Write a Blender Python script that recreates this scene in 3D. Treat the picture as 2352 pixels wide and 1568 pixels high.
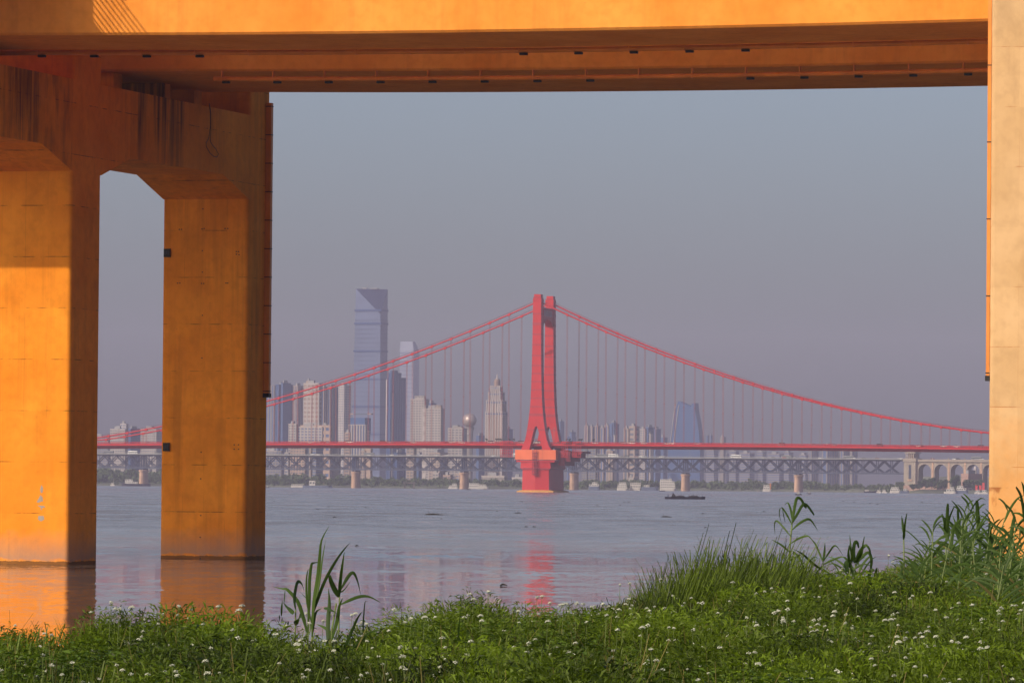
import bpy, math, random
import numpy as np
from mathutils import Vector, Matrix
random.seed(7); rng = np.random.default_rng(7)
for o in list(bpy.data.objects): bpy.data.objects.remove(o)
S = bpy.context.scene
C = S.collection

# ------------------------------------------------------------------ camera
FPX, CX, CY, HOR, ROLL, EYE = 13000.0, 1176.0, 784.0, 1112.0, 0.0087, 5.5
PITCH = math.atan((HOR - CY) / FPX)
fwd = Vector((0, math.cos(PITCH), math.sin(PITCH)))
upv = Vector((0, -math.sin(PITCH), math.cos(PITCH)))
rgt = Vector((1, 0, 0))
cr, sr = math.cos(ROLL), math.sin(ROLL)
c_right = rgt * cr + upv * sr
c_up = upv * cr - rgt * sr
cam_d = bpy.data.cameras.new('camera'); cam = bpy.data.objects.new('camera', cam_d); C.objects.link(cam)
cam_d.sensor_width = 36; cam_d.lens = FPX / 2352 * 36; cam_d.clip_start = 1; cam_d.clip_end = 60000
cam.matrix_world = Matrix(((c_right.x, c_up.x, -fwd.x, 0), (c_right.y, c_up.y, -fwd.y, 0), (c_right.z, c_up.z, -fwd.z, EYE), (0, 0, 0, 1)))
S.camera = cam

# ------------------------------------------------------------------ light
SUN_EL = math.radians(31); SUN_AZ = math.radians(225)      # azimuth clockwise from +Y (the view direction): behind and to the left
w = bpy.data.worlds.new('World'); S.world = w; w.use_nodes = True
nt = w.node_tree; bg = nt.nodes['Background']
sky = nt.nodes.new('ShaderNodeTexSky'); sky.sky_type = 'NISHITA'; sky.sun_disc = False
sky.sun_elevation = SUN_EL; sky.sun_rotation = SUN_AZ
sky.air_density = 0.62; sky.dust_density = 3.4; sky.ozone_density = 0.6; sky.altitude = 0
nt.links.new(sky.outputs[0], bg.inputs[0]); bg.inputs[1].default_value = 0.134
sd = bpy.data.lights.new('sun', 'SUN'); sun = bpy.data.objects.new('sun', sd); C.objects.link(sun)
sd.energy = 3.5; sd.angle = math.radians(0.5); sd.color = (1.0, 0.85, 0.66)
sdir = Vector((math.sin(SUN_AZ) * math.cos(SUN_EL), math.cos(SUN_AZ) * math.cos(SUN_EL), math.sin(SUN_EL)))
sun.rotation_euler = sdir.to_track_quat('Z', 'Y').to_euler(); sun.location = (-100, -100, 200)
S.view_settings.view_transform = 'Standard'; S.view_settings.look = 'None'
S.view_settings.exposure = 0.0; S.view_settings.gamma = 1.0; S.view_settings.use_curve_mapping = False
S.render.engine = 'CYCLES'
S.cycles.use_denoising = True
S.cycles.max_bounces = 8; S.cycles.diffuse_bounces = 4; S.cycles.glossy_bounces = 4; S.cycles.volume_bounces = 0
S.cycles.sample_clamp_indirect = 6

# ------------------------------------------------------------------ helpers
def ray(x, y):
    u = (x - CX) / FPX; v = -(y - CY) / FPX
    d = fwd + rgt * (u * cr - v * sr) + upv * (u * sr + v * cr)
    return d / d.y
def at(x, y, Y):
    d = ray(x, y); return Vector((d.x * Y, Y, EYE + d.z * Y))
def on_z(x, y, z=0.0):
    d = ray(x, y); Y = (z - EYE) / d.z
    return Vector((d.x * Y, Y, z))
class Frame:                       # s along the deck (right and nearer), t away from the camera
    def __init__(f, o, ang):
        f.o = Vector(o); f.ang = ang
        f.a = Vector((math.cos(ang), -math.sin(ang), 0)); f.p = Vector((math.sin(ang), math.cos(ang), 0))
    def __call__(f, s, t, z): return f.o + f.a * s + f.p * t + Vector((0, 0, z))
W0 = Frame((0, 0, 0), 0)

class MB:
    def __init__(m): m.v = []; m.f = []; m.mi = []
    def add(m, vs, fs, mi=0):
        o = len(m.v); m.v += [tuple(v) for v in vs]; m.f += [tuple(i + o for i in f) for f in fs]; m.mi += [mi] * len(fs)
    def box(m, s0, s1, t0, t1, z0, z1, F=W0, mi=0):
        vs = [F(s, t, z) for z in (z0, z1) for (s, t) in ((s0, t0), (s1, t0), (s1, t1), (s0, t1))]
        m.add(vs, [(3, 2, 1, 0), (4, 5, 6, 7), (0, 1, 5, 4), (1, 2, 6, 5), (2, 3, 7, 6), (3, 0, 4, 7)], mi)
    def prism(m, poly, lo, hi, fn, mi=0):          # poly of (u,v); fn(u,v,w)
        n = len(poly)
        vs = [fn(u, v, lo) for u, v in poly] + [fn(u, v, hi) for u, v in poly]
        fs = [tuple(range(n)), tuple(range(2 * n - 1, n - 1, -1))] + [(i, i + n, (i + 1) % n + n, (i + 1) % n) for i in range(n)]
        m.add(vs, fs, mi)
    def loft(m, rings, mi=0, caps=True):
        n = len(rings[0]); vs = [p for r in rings for p in r]; fs = []
        for k in range(len(rings) - 1):
            for i in range(n): fs.append((k * n + i, k * n + (i + 1) % n, (k + 1) * n + (i + 1) % n, (k + 1) * n + i))
        if caps: fs += [tuple(range(n - 1, -1, -1)), tuple(range((len(rings) - 1) * n, len(rings) * n))]
        m.add(vs, fs, mi)
    def tube(m, pts, r, n=6, mi=0, caps=True):
        pts = [Vector(p) for p in pts]; rs = r if isinstance(r, (list, tuple)) else [r] * len(pts); rings = []
        for i, p in enumerate(pts):
            d = (pts[min(i + 1, len(pts) - 1)] - pts[max(i - 1, 0)]).normalized()
            u = d.cross(Vector((0, 0, 1)) if abs(d.z) < .9 else Vector((1, 0, 0))).normalized(); v = d.cross(u)
            rings.append([p + (u * math.cos(q) + v * math.sin(q)) * rs[i] for q in (2 * math.pi * k / n for k in range(n))])
        m.loft(rings, mi, caps)
    def bar(m, a, b, wd, mi=0):
        m.tube([a, b], wd * .707, 4, mi)
    def ball(m, c, r, nu=16, nv=10, mi=0, sz=1.0):
        c = Vector(c); rings = []
        for j in range(1, nv):
            q = math.pi * j / nv
            rings.append([c + Vector((r * math.sin(q) * math.cos(2 * math.pi * i / nu), r * math.sin(q) * math.sin(2 * math.pi * i / nu), -r * sz * math.cos(q))) for i in range(nu)])
        m.loft(rings, mi)
    def build(m, name, mats, parent=None, smooth=False, link=True, loc=None):
        base = Vector(loc) if loc is not None else rootloc(parent)
        me = bpy.data.meshes.new(name)
        me.from_pydata([(v[0] - base.x, v[1] - base.y, v[2] - base.z) for v in m.v], [], m.f)
        if not isinstance(mats, (list, tuple)): mats = [mats]
        for x in mats: me.materials.append(x)
        if len(mats) > 1: me.polygons.foreach_set('material_index', m.mi)
        if smooth: me.polygons.foreach_set('use_smooth', [True] * len(m.f))
        me.validate(); fix_normals(me)
        o = bpy.data.objects.new(name, me)
        if loc is not None and parent is None: o.location = base
        if link: C.objects.link(o)
        if parent: o.parent = parent
        return o
import bmesh
def fix_normals(me):
    bm = bmesh.new(); bm.from_mesh(me); bmesh.ops.recalc_face_normals(bm, faces=bm.faces); bm.to_mesh(me); bm.free()
def rootloc(o):
    if o is None: return Vector((0, 0, 0))
    while o.parent: o = o.parent
    return Vector(o.location)
def tag(o, label=None, cat=None, group=None, kind=None):
    if label: o['label'] = label
    if cat: o['category'] = cat
    if group: o['group'] = group
    if kind: o['kind'] = kind
    return o
def thing(name, loc, label, cat, group=None, rz=0):
    o = bpy.data.objects.new(name, None); o.empty_display_size = .2; C.objects.link(o)
    o.location = loc; o.rotation_euler = (0, 0, rz); return tag(o, label, cat, group)
def inst(name, me, parent=None, loc=(0, 0, 0), rz=0, scale=None):
    o = bpy.data.objects.new(name, me); C.objects.link(o); o.parent = parent; o.location = loc; o.rotation_euler = (0, 0, rz)
    if scale: o.scale = scale
    return o
def copy_tree(o, parent=None):
    c = o.copy(); C.objects.link(c)
    if parent: c.parent = parent
    for ch in list(o.children): copy_tree(ch, c)
    return c

# ------------------------------------------------------------------ materials
class NT:
    def __init__(s, name):
        s.m = bpy.data.materials.new(name); s.m.use_nodes = True; s.n = s.m.node_tree.nodes; s.l = s.m.node_tree.links
        s.b = s.n['Principled BSDF']
    def node(s, typ, **kw):
        n = s.n.new(typ)
        for k, v in kw.items():
            if k.startswith('i_'):
                key = k[2:]; n.inputs[int(key) if key.isdigit() else key].default_value = v
            else: setattr(n, k, v)
        return n
    def link(s, a, b): s.l.new(a, b)
    def coords(s, scale=(1, 1, 1), what='Object'):
        tc = s.node('ShaderNodeTexCoord'); mp = s.node('ShaderNodeMapping'); mp.inputs['Scale'].default_value = scale
        s.link(tc.outputs[what], mp.inputs['Vector']); return mp.outputs[0]
    def noise(s, scale, detail=4, vec=None, rough=.55):
        n = s.node('ShaderNodeTexNoise'); n.inputs['Scale'].default_value = scale; n.inputs['Detail'].default_value = detail; n.inputs['Roughness'].default_value = rough
        if vec: s.link(vec, n.inputs['Vector'])
        return n.outputs[0]
    def ramp(s, fac, stops):
        r = s.node('ShaderNodeValToRGB'); e = r.color_ramp.elements
        while len(e) > 1: e.remove(e[-1])
        e[0].position = stops[0][0]; e[0].color = (*([stops[0][1]] * 3 if not isinstance(stops[0][1], tuple) else stops[0][1]), 1)
        for p, c in stops[1:]:
            q = e.new(p); q.color = (*([c] * 3 if not isinstance(c, tuple) else c), 1)
        s.link(fac, r.inputs[0]); return r.outputs[0]
    def mix(s, fac, a, b, mode='MIX'):
        n = s.node('ShaderNodeMix', data_type='RGBA', blend_type=mode)
        if isinstance(fac, (int, float)): n.inputs[0].default_value = fac
        else: s.link(fac, n.inputs[0])
        for k, v in ((6, a), (7, b)):
            if isinstance(v, tuple): n.inputs[k].default_value = (*v, 1)
            else: s.link(v, n.inputs[k])
        return n.outputs[2]
    def math(s, op, a, b=None, c=None):
        n = s.node('ShaderNodeMath', operation=op)
        for k, v in ((0, a), (1, b), (2, c)):
            if v is None: continue
            if isinstance(v, (int, float)): n.inputs[k].default_value = v
            else: s.link(v, n.inputs[k])
        return n.outputs[0]
    def bump(s, h, dist, strength=1.0):
        n = s.node('ShaderNodeBump'); n.inputs['Strength'].default_value = strength; n.inputs['Distance'].default_value = dist
        s.link(h, n.inputs['Height']); s.link(n.outputs[0], s.b.inputs['Normal'])
def pmat(name, col, rough=.7, var=.18, scale=.6, metal=0.0, spec=.3, streak=0.0):
    t = NT(name); b = t.b
    b.inputs['Roughness'].default_value = rough; b.inputs['Metallic'].default_value = metal; b.inputs['Specular IOR Level'].default_value = spec
    v = t.coords(); n = t.noise(scale, 5, v)
    lo = tuple(c * (1 - var) for c in col); hi = tuple(min(1, c * (1 + var)) for c in col)
    c = t.ramp(n, [(.3, lo), (.7, hi)])
    if streak:
        sn = t.noise(1.0, 4, t.coords((scale * 4, scale * 4, scale * .15)))
        c = t.mix(t.math('MULTIPLY', t.ramp(sn, [(.5, 0.), (.75, 1.)]), streak), c, tuple(x * .35 for x in col))
    t.link(c, b.inputs['Base Color']); return t.m

def concrete(name, c1, c2, dark, stain=.5, low=None, joints=True, runs=(), foot=None):
    """painted concrete: blotches, rain streaks, formwork joints, a silt band at the waterline"""
    t = NT(name); b = t.b; b.inputs['Roughness'].default_value = .85; b.inputs['Specular IOR Level'].default_value = .08
    v = t.coords(); n1 = t.noise(.22, 5, v); n2 = t.noise(1.7, 6, v)
    c = t.ramp(n1, [(.3, c1), (.68, c2)])
    c = t.mix(t.math('MULTIPLY', t.ramp(n2, [(.45, 0.), (.72, 1.)]), .35), c, tuple(x * .72 for x in c1))
    st = t.noise(1.0, 5, t.coords((1.6, 1.6, .07)), .6)
    big = t.noise(.12, 3, t.coords((1, 1, .5)))
    sm = t.math('MULTIPLY', t.ramp(st, [(.48, 0.), (.66, 1.)]), t.ramp(big, [(.42, .12), (.62, 1.)]))
    c = t.mix(t.math('MULTIPLY', sm, stain), c, dark)
    sp = t.noise(9, 3, v); c = t.mix(t.math('MULTIPLY', t.ramp(sp, [(.7, 0.), (.78, 1.)]), .5), c, dark)
    sx = t.node('ShaderNodeSeparateXYZ'); tc = t.node('ShaderNodeTexCoord'); t.link(tc.outputs['Object'], sx.inputs[0])
    h = n2
    for tc_, wd_, z0_ in runs:          # water runs below the deck joints
        tt = t.math('ADD', t.math('MULTIPLY', sx.outputs[0], .2756), t.math('MULTIPLY', sx.outputs[1], .9613))
        tt = t.math('ADD', tt, t.math('MULTIPLY', t.noise(1.0, 4, t.coords((1.3, 1.3, .10))), wd_ * 2.6))
        q = t.ramp(t.math('ABSOLUTE', t.math('SUBTRACT', tt, tc_ + wd_ * 1.3)), [(0, 1.), (wd_ * .5, .9), (wd_, 0.)]) if wd_ < 1 else t.ramp(t.math('MULTIPLY', t.math('ABSOLUTE', t.math('SUBTRACT', tt, tc_ + wd_ * 1.3)), 1 / (2 * wd_)), [(0, 1.), (.3, .85), (.5, 0.)])
        fz_ = t.ramp(t.math('ADD', t.math('MULTIPLY', t.math('SUBTRACT', sx.outputs[2], 26.2), .19), t.math('MULTIPLY', t.math('SUBTRACT', t.noise(1.0, 3, t.coords((2.2, 2.2, .12))), .5), 1.6)), [(.05, 0.), (.75, .9)])
        q = t.math('MULTIPLY', q, fz_)
        c = t.mix(t.math('MULTIPLY', q, t.ramp(st, [(.38, .12), (.56, 1.)])), c, (.018, .012, .01))
    if joints:
        wob = t.math('MULTIPLY', t.noise(.8, 2, v), .05)
        zz = t.math('ADD', sx.outputs[2], wob)
        fr = t.math('FRACT', t.math('MULTIPLY', zz, 1 / 3.35))
        ln = t.math('LESS_THAN', fr, .016)
        seg = t.ramp(t.noise(.9, 3, t.coords((1, 1, .4))), [(.46, 0.), (.62, 1.)])
        xx = t.math('ADD', t.math('MULTIPLY', sx.outputs[0], .96), t.math('MULTIPLY', sx.outputs[1], -.2756))
        fx = t.math('LESS_THAN', t.math('FRACT', t.math('MULTIPLY', xx, 1 / 1.6)), .014)
        cell = t.node('ShaderNodeCombineXYZ'); t.link(t.math('FLOOR', t.math('MULTIPLY', zz, 1 / 3.35)), cell.inputs[0]); t.link(t.math('FLOOR', t.math('MULTIPLY', xx, 1 / 1.6)), cell.inputs[1])
        wn = t.node('ShaderNodeTexWhiteNoise'); t.link(cell.outputs[0], wn.inputs[0])
        c = t.mix(t.math('MULTIPLY', wn.outputs['Value'], .22), c, tuple(x * .62 for x in c1))
        c = t.mix(t.math('MULTIPLY', t.ramp(t.noise(.35, 6, t.coords((1, 1, .6)), .68), [(.5, 0.), (.66, 1.)]), .3), c, tuple(x * .5 for x in c1))
        c = t.mix(t.math('MULTIPLY', t.math('MULTIPLY', ln, seg), .75), c, dark)
        c = t.mix(t.math('MULTIPLY', t.math('MULTIPLY', fx, seg), .35), c, dark)
    if foot:       # silt and rust creeping up from the water
        fz = t.math('ADD', t.math('MULTIPLY', sx.outputs[2], 1 / foot[1]), t.math('MULTIPLY', t.math('SUBTRACT', t.noise(.35, 5, v, .65), .5), 1.3))
        c = t.mix(t.ramp(fz, [(.1, .85), (.55, .55), (1.0, 0.)]), c, foot[0])
        rz_ = t.math('MULTIPLY', t.ramp(t.noise(.7, 5, t.coords((1, 1, .6)), .65), [(.52, 0.), (.62, 1.)]), t.math('LESS_THAN', sx.outputs[2], foot[1] * .62))
        c = t.mix(t.math('MULTIPLY', rz_, .7), c, (.22, .05, .012))
    if low:
        lz = t.math('ADD', sx.outputs[2], t.math('MULTIPLY', t.noise(1.3, 5, v), 1.0))
        band = t.ramp(t.math('MULTIPLY', lz, .25), [(0., 0.), (.17, .1), (.22, .85), (.4, .5), (.7, 0.)])
        c = t.mix(t.math('MULTIPLY', band, .8), c, low)
        c = t.mix(t.math('MULTIPLY', t.math('LESS_THAN', t.math('ADD', sx.outputs[2], t.math('MULTIPLY', t.noise(2.2, 3, v), .25)), .34), .75), c, (.05, .035, .02))
    t.link(c, b.inputs['Base Color']); t.bump(h, .02, .5); return t.m

OCH1, OCH2 = (.74, .232, .016), (.88, .325, .03)
M = {}
M['ochre'] = concrete('ochre concrete', OCH1, OCH2, (.09, .03, .01), .38, low=(.26, .2, .18), runs=((-9.6, 1.6, 27.3), (-7.4, 1.2, 27.3), (20.4, 2.0, 27.0), (17.0, 1.5, 27.2), (13.5, 1.2, 27.2)))
M['ochre_girder'] = concrete('ochre girder paint', (.70, .23, .03), (.82, .32, .056), (.16, .05, .015), .18, joints=False)
M['cream'] = concrete('cream concrete', (.54, .34, .16), (.64, .42, .22), (.36, .14, .04), .3, low=None, foot=((.62, .26, .05), 9.0))
M['ochre_metal'] = pmat('ochre painted metal', (.66, .22, .03), .5)
M['black_metal'] = pmat('black metal', (.012, .011, .01), .6)
M['asphalt'] = pmat('asphalt', (.05, .05, .05), .9)
M['red'] = pmat('red bridge paint', (.40, .007, .007), .5, .07, .15)
M['red_band'] = pmat('weathered red paint seam', (.3, .022, .03), .6, .1)
M['red_dark'] = pmat('red maroon steel', (.2, .018, .03), .6)
M['orange_cap'] = pmat('orange red concrete', (.62, .13, .045), .7, .1, .1, streak=.3)
M['silt'] = pmat('silty ochre footing', (.5, .26, .07), .8)
M['pale_red'] = pmat('faded red rope', (.24, .08, .085), .6)
M['white_line'] = pmat('pale relief', (.42, .36, .42), .6)
M['steel'] = pmat('blue grey steel', (.025, .037, .07), .6, .2, .05)
M['steel_lit'] = pmat('lit grey steel', (.19, .2, .2), .6, .15, .05)  # paler copy of the steel, for the sunlit deck edge, rails and lamps
M['stone'] = pmat('tan stone', (.4, .26, .18), .85, .2, .15, streak=.4)
M['stone_pale'] = pmat('pale stone', (.26, .22, .18), .85, .15, .15, streak=.3)
# ================================================================== setting: water, banks
def water_mat():
    t = NT('river water'); b = t.b
    b.inputs['Base Color'].default_value = (.155, .13, .118, 1); b.inputs['Roughness'].default_value = .03
    b.inputs['IOR'].default_value = 1.333; b.inputs['Specular IOR Level'].default_value = .5
    patch = t.ramp(t.noise(1.0, 3, t.coords((.004, .011, 1))), [(.38, .45), (.64, 1.15)])
    band = t.ramp(t.noise(1.0, 2, t.coords((.0012, .022, 1))), [(.56, 0.), (.68, 1.)])
    amp = t.math('ADD', patch, t.math('MULTIPLY', band, .7))
    ps = t.node('ShaderNodeSeparateXYZ'); gp = t.node('ShaderNodeNewGeometry'); t.link(gp.outputs['Position'], ps.inputs[0])
    shel = t.node('ShaderNodeMapRange'); t.link(ps.outputs[1], shel.inputs[0])       # sheltered near the piers and the bank, choppier mid river
    for i_, v_ in ((1, 330.), (2, 900.), (3, .36), (4, 1.5)): shel.inputs[i_].default_value = v_
    amp = t.math('MULTIPLY', amp, shel.outputs[0])
    rg = t.node('ShaderNodeMapRange'); t.link(ps.outputs[1], rg.inputs[0])
    for i_, v_ in ((1, 300.), (2, 800.), (3, .035), (4, .22)): rg.inputs[i_].default_value = v_
    cur = t.noise(1.0, 5, t.coords((.05, .013, 1)), .62); fine = t.noise(1.0, 3, t.coords((.3, .05, 1)), .6)
    rv = t.math('ADD', t.ramp(cur, [(.36, .6), (.5, 1.), (.66, 1.55)]), t.math('MULTIPLY', t.math('SUBTRACT', fine, .5), 1.5))
    t.link(t.math('MAXIMUM', t.math('MULTIPLY', rg.outputs[0], rv), .03), b.inputs['Roughness'])
    acc = None
    for (sx_, sy_, k_) in ((.05, .011, WAVE * .35), (.14, .05, WAVE * .55), (.55, .16, WAVE * .8), (2.3, .8, WAVE)):
        n = t.node('ShaderNodeTexNoise'); n.inputs['Scale'].default_value = 1.0; n.inputs['Detail'].default_value = 2; t.link(t.coords((sx_, sy_, 1)), n.inputs['Vector'])
        sub = t.node('ShaderNodeVectorMath', operation='SUBTRACT'); t.link(n.outputs['Color'], sub.inputs[0]); sub.inputs[1].default_value = (.5, .5, .5)
        mul = t.node('ShaderNodeVectorMath', operation='MULTIPLY'); t.link(sub.outputs[0], mul.inputs[0]); mul.inputs[1].default_value = (k_, k_, 0)
        if acc is None: acc = mul.outputs[0]
        else:
            ad = t.node('ShaderNodeVectorMath', operation='ADD'); t.link(acc, ad.inputs[0]); t.link(mul.outputs[0], ad.inputs[1]); acc = ad.outputs[0]
    sc = t.node('ShaderNodeVectorMath', operation='SCALE'); t.link(acc, sc.inputs[0]); t.link(amp, sc.inputs['Scale'])
    ad = t.node('ShaderNodeVectorMath', operation='ADD'); t.link(sc.outputs[0], ad.inputs[0]); ad.inputs[1].default_value = (0, 0, 1)
    nm = t.node('ShaderNodeVectorMath', operation='NORMALIZE'); t.link(ad.outputs[0], nm.inputs[0]); t.link(nm.outputs[0], b.inputs['Normal'])
    return t.m
WAVE = .3
M['water'] = water_mat()
mb = MB(); mb.add([(-9000, -40, 0), (9000, -40, 0), (9000, 12500, 0), (-9000, 12500, 0)], [(0, 1, 2, 3)])
water = tag(mb.build('water', M['water']), kind='structure')

M['far_land'] = pmat('far bank earth', (.09, .1, .07), .95, .4, .02)
M['revetment'] = pmat('stone revetment', (.3, .2, .16), .9, .2, .2)
def shore(x):   # distance of the far waterline by picture column
    return np.interp(x, [-400, 200, 600, 1000, 1350, 1750, 1960, 2040, 2120, 2400, 2900], [6750, 6600, 6560, 6500, 6470, 6440, 6330, 5960, 5840, 5800, 5700])
mb = MB(); xs = list(range(-12000, -400, 2000)) + list(range(-400, 2901, 60)) + list(range(4900, 15000, 2000)); vs = []
for x in xs:
    Y = float(shore(x)); u = ray(x, 1112).x if -500 < x < 3000 else (x - 1176) / 13000
    for dy, z in ((0, -.8), (16, 2.2), (60, 4.0), (14000 - Y - 1600, 4.5)): vs.append(((u * (Y + min(dy, 60)) if dy < 100 else u * 12400), Y + dy, z))
mb.add(vs, [(i * 4 + j, i * 4 + 4 + j, i * 4 + 5 + j, i * 4 + 1 + j) for i in range(len(xs) - 1) for j in range(3)])
tag(mb.build('far_bank', M['far_land']), kind='structure')

# near bank: a grassy shelf that falls to the river
def edge(X): return float(np.interp(X, [-40, -12, -3.6, -2.5, -.8, .75, 4.0, 8.2, 12, 40], [37, 42, 46.2, 47.6, 52.8, 59.5, 74, 92, 98, 110]))
def bank_z(X, Y):
    e = edge(X); z = 3.72 + .07 * math.sin(X * 1.3 + Y * .4) + .06 * math.sin(X * .5 - Y * .9)
    z += .10 * max(0, min(1, (X - 2) / 5)) * max(0, min(1, (Y - 55) / 20))
    d = Y - e
    if d > 0: z -= .55 * d + .02 * d * d
    return max(z, -2.0)
mb = MB(); XS = np.arange(-40, 40.1, .8); YS = np.concatenate([np.arange(-30, 34, 4), np.arange(34, 122, .8)])
mb.add([(x, y, bank_z(x, y)) for y in YS for x in XS], [(j * len(XS) + i, j * len(XS) + i + 1, (j + 1) * len(XS) + i + 1, (j + 1) * len(XS) + i) for j in range(len(YS) - 1) for i in range(len(XS) - 1)])
M['soil'] = pmat('dark bank soil', (.03, .032, .014), .95, .4, 1.5)
tag(mb.build('river_bank', M['soil'], smooth=True), kind='structure')

# ================================================================== haze
def haze(density, col):
    m = bpy.data.materials.new('haze air'); m.use_nodes = True; n = m.node_tree.nodes; n.clear()
    out = n.new('ShaderNodeOutputMaterial'); pv = n.new('ShaderNodeVolumePrincipled')
    pv.inputs['Color'].default_value = (*col, 1); pv.inputs['Density'].default_value = density; pv.inputs['Anisotropy'].default_value = HAZE_G
    m.node_tree.links.new(pv.outputs[0], out.inputs['Volume']); m.cycles.homogeneous_volume = True
    b = MB(); b.box(-9500, 9500, -60, 13000, -3.2, 350)
    return tag(b.build('haze', m), kind='stuff')
HAZE_G = 0.0
haze(5.6e-5, (.74, .71, .98))

# ================================================================== viaduct over the viewer
A16 = math.radians(16)
P0 = on_z(156, 1297); P0.z = 0
FV = Frame(P0, A16); FV_AT = P0.copy()
WCOL, ZC, ZTOP, ZGIR = 6.45, 25.7, 31.7, 33.0
TC = {0: (-36.0, -30.3), 1: (0.0, 5.5), 2: (36.0, 40.7)}
def round_rect(s0, s1, t0, t1, r, k=4):
    pts = []
    for cx_, cy_, q0 in ((s1 - r, t1 - r, 0), (s0 + r, t1 - r, 90), (s0 + r, t0 + r, 180), (s1 - r, t0 + r, 270)):
        for i in range(k + 1):
            q = math.radians(q0 + 90 * i / k); pts.append((cx_ + r * math.cos(q), cy_ + r * math.sin(q)))
    return pts
def bent(s_front, root, mat, cols=(0, 1, 2), upper=47.0):
    for k in cols:
        t0, t1 = TC[k]
        b = MB(); rr = round_rect(s_front - WCOL, s_front, t0, t1, .28)
        b.loft([[FV(s, t, z) for s, t in rr] for z in (-4, ZC if k else upper)])
        o = b.build('column', mat, root)
        if k == 0: continue
        b = MB(); rr = round_rect(s_front - WCOL + .9, s_front - .02, t0 + .3, t1 - .04, .2)
        b.loft([[FV(s, t, z) for s, t in rr] for z in (ZTOP, upper)])
        b.build('upper_column', mat, root)
    poly = [(TC[0][1] - .3, ZTOP), (TC[0][1] - .3, ZC)]
    for i, (k0, k1) in enumerate(((0, 1), (1, 2))):
        x0, x1 = TC[k0][1], TC[k1][0]
        poly += [(x0, ZC), (x0 + 5.7, ZC + 1.45), (x1 - 5.7, ZC + 1.45), (x1, ZC)]
    poly += [(TC[2][1], ZC), (TC[2][1], ZTOP)]
    b = MB(); b.prism(poly, s_front - WCOL, s_front, lambda t, z, s: FV(s, t, z)); b.build('cap_beam', mat, root)
S_R = 68.0 + WCOL
left_pier = thing('bridge_pier', FV(0, 0, 0), 'tall ochre concrete portal pier with haunched openings standing in the river', 'bridge pier')
bent(0.0, left_pier, M['ochre'])
right_pier = thing('bridge_pier', FV(S_R, -36, 0), 'cream concrete pier column at the right edge of the frame', 'bridge pier')
bent(S_R, right_pier, M['cream'])

# girders: curved a little in height, so many segments
def sag(s): return -.27 * max(0.0, 1 - ((s - 34) / 34) ** 2)
def girder(label, t0, t1, fl, fr):
    root = thing('bridge_girder', FV(0, (t0 + t1) / 2, ZGIR), label, 'bridge girder')
    ss = [-62] + list(np.linspace(-40, 110, 31)) + [150]
    sec = [(t0 + .15, 0), (t1 - .15, 0), (t1, .15), (t1, 4.0), (t0, 4.0), (t0, .15)]
    b = MB(); b.loft([[FV(s, t, ZGIR + z + sag(s)) for t, z in sec] for s in ss]); b.build('box_girder', M['ochre_girder'], root)
    sec = [(t0 - fl, 4.25), (t0 - .01, 4.005), (t1 + .01, 4.005), (t1 + fr, 4.25), (t1 + fr, 4.6), (t0 - fl, 4.6)]
    b = MB(); b.loft([[FV(s, t, ZGIR + z + sag(s)) for t, z in sec] for s in ss]); b.build('deck_slab', M['ochre_girder'], root)
    for tt in (t0 - fl + .05, t1 + fr - .35):
        b = MB(); b.loft([[FV(s, t, ZGIR + z + sag(s)) for t, z in ((tt, 4.604), (tt + .3, 4.604), (tt + .25, 5.7), (tt + .05, 5.7))] for s in ss]); b.build('parapet', M['ochre_girder'], root)
    return root
g1 = girder('sunlit ochre box girder nearest overhead with bright yellow side', -20.0, -8.0, 2.2, 2.2)
g2 = girder('second box girder behind the sunlit one, in deep orange shade', 10.6, 31.3, 1.6, 1.6)
def service_pipe(root, t, dz, s0, s1, step, off, boxes):
    ss = np.linspace(s0, s1, 40)
    b = MB(); b.tube([FV(s, t, ZGIR + dz + sag(s)) for s in ss], .16, 8); b.build('drain_pipe', M['ochre_metal'], root, smooth=True)
    k = 0; s = s0 + off
    while s < s1:
        b = MB(); b.box(s - .035, s + .035, t - .17, t + .17, ZGIR + dz + sag(s) - .17, ZGIR + sag(s) - .002, FV)
        br = b.build('pipe_bracket', M['ochre_metal'], root)
        if (k * 7) % 10 in boxes:
            b = MB(); b.box(s + .07, s + .55, t - .2, t + .1, ZGIR + dz + sag(s) - .3, ZGIR + dz + sag(s) - .165, FV)
            b.build('lamp_box', M['black_metal'], br)
        s += step; k += 1
service_pipe(g1, -7.75, -.17, -4, 68, 3.56, .9, (0, 7, 4, 1, 8))
service_pipe(g2, 10.7, -.52, 6, 70, 3.6, .6, (0, 7, 4, 1, 8, 5, 2, 9))
# bearings and cross blocks on the left cap beam
for (s0, s1, t0, t1) in ((-5.2, -1.4, 11.5, 13.2), (-5.2, -1.4, 21.5, 23.0), (-5.2, -1.4, 28.0, 29.6), (-5.2, -1.4, -18.5, -17), (-5.2, -1.4, -11.5, -10)):
    b = MB(); b.box(s0, s1, t0, t1, ZTOP, ZGIR - .03, FV); b.build('bearing_block', M['ochre'], left_pier)
# spouts under the front flange
for s in (9.5, 13.4, 23.0, 41.0, 45.2, 57.0):
    b = MB(); b.box(s - .15, s + .15, -22.3, -22.05, ZGIR + 3.55, ZGIR + 4.26, FV); b.build('drain_spout', M['ochre_metal'], g1)
# upper deck carried by the tall columns (above the frame; shades the inner columns)
ud = thing('upper_deck', FV(0, 0, 47), 'upper bridge deck carried on the column extensions above the girders', 'bridge deck')
b = MB(); b.box(-70, 160, -19.2, 38, 47.0, 49.5, FV); b.build('deck_slab', M['ochre_girder'], ud)
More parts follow.
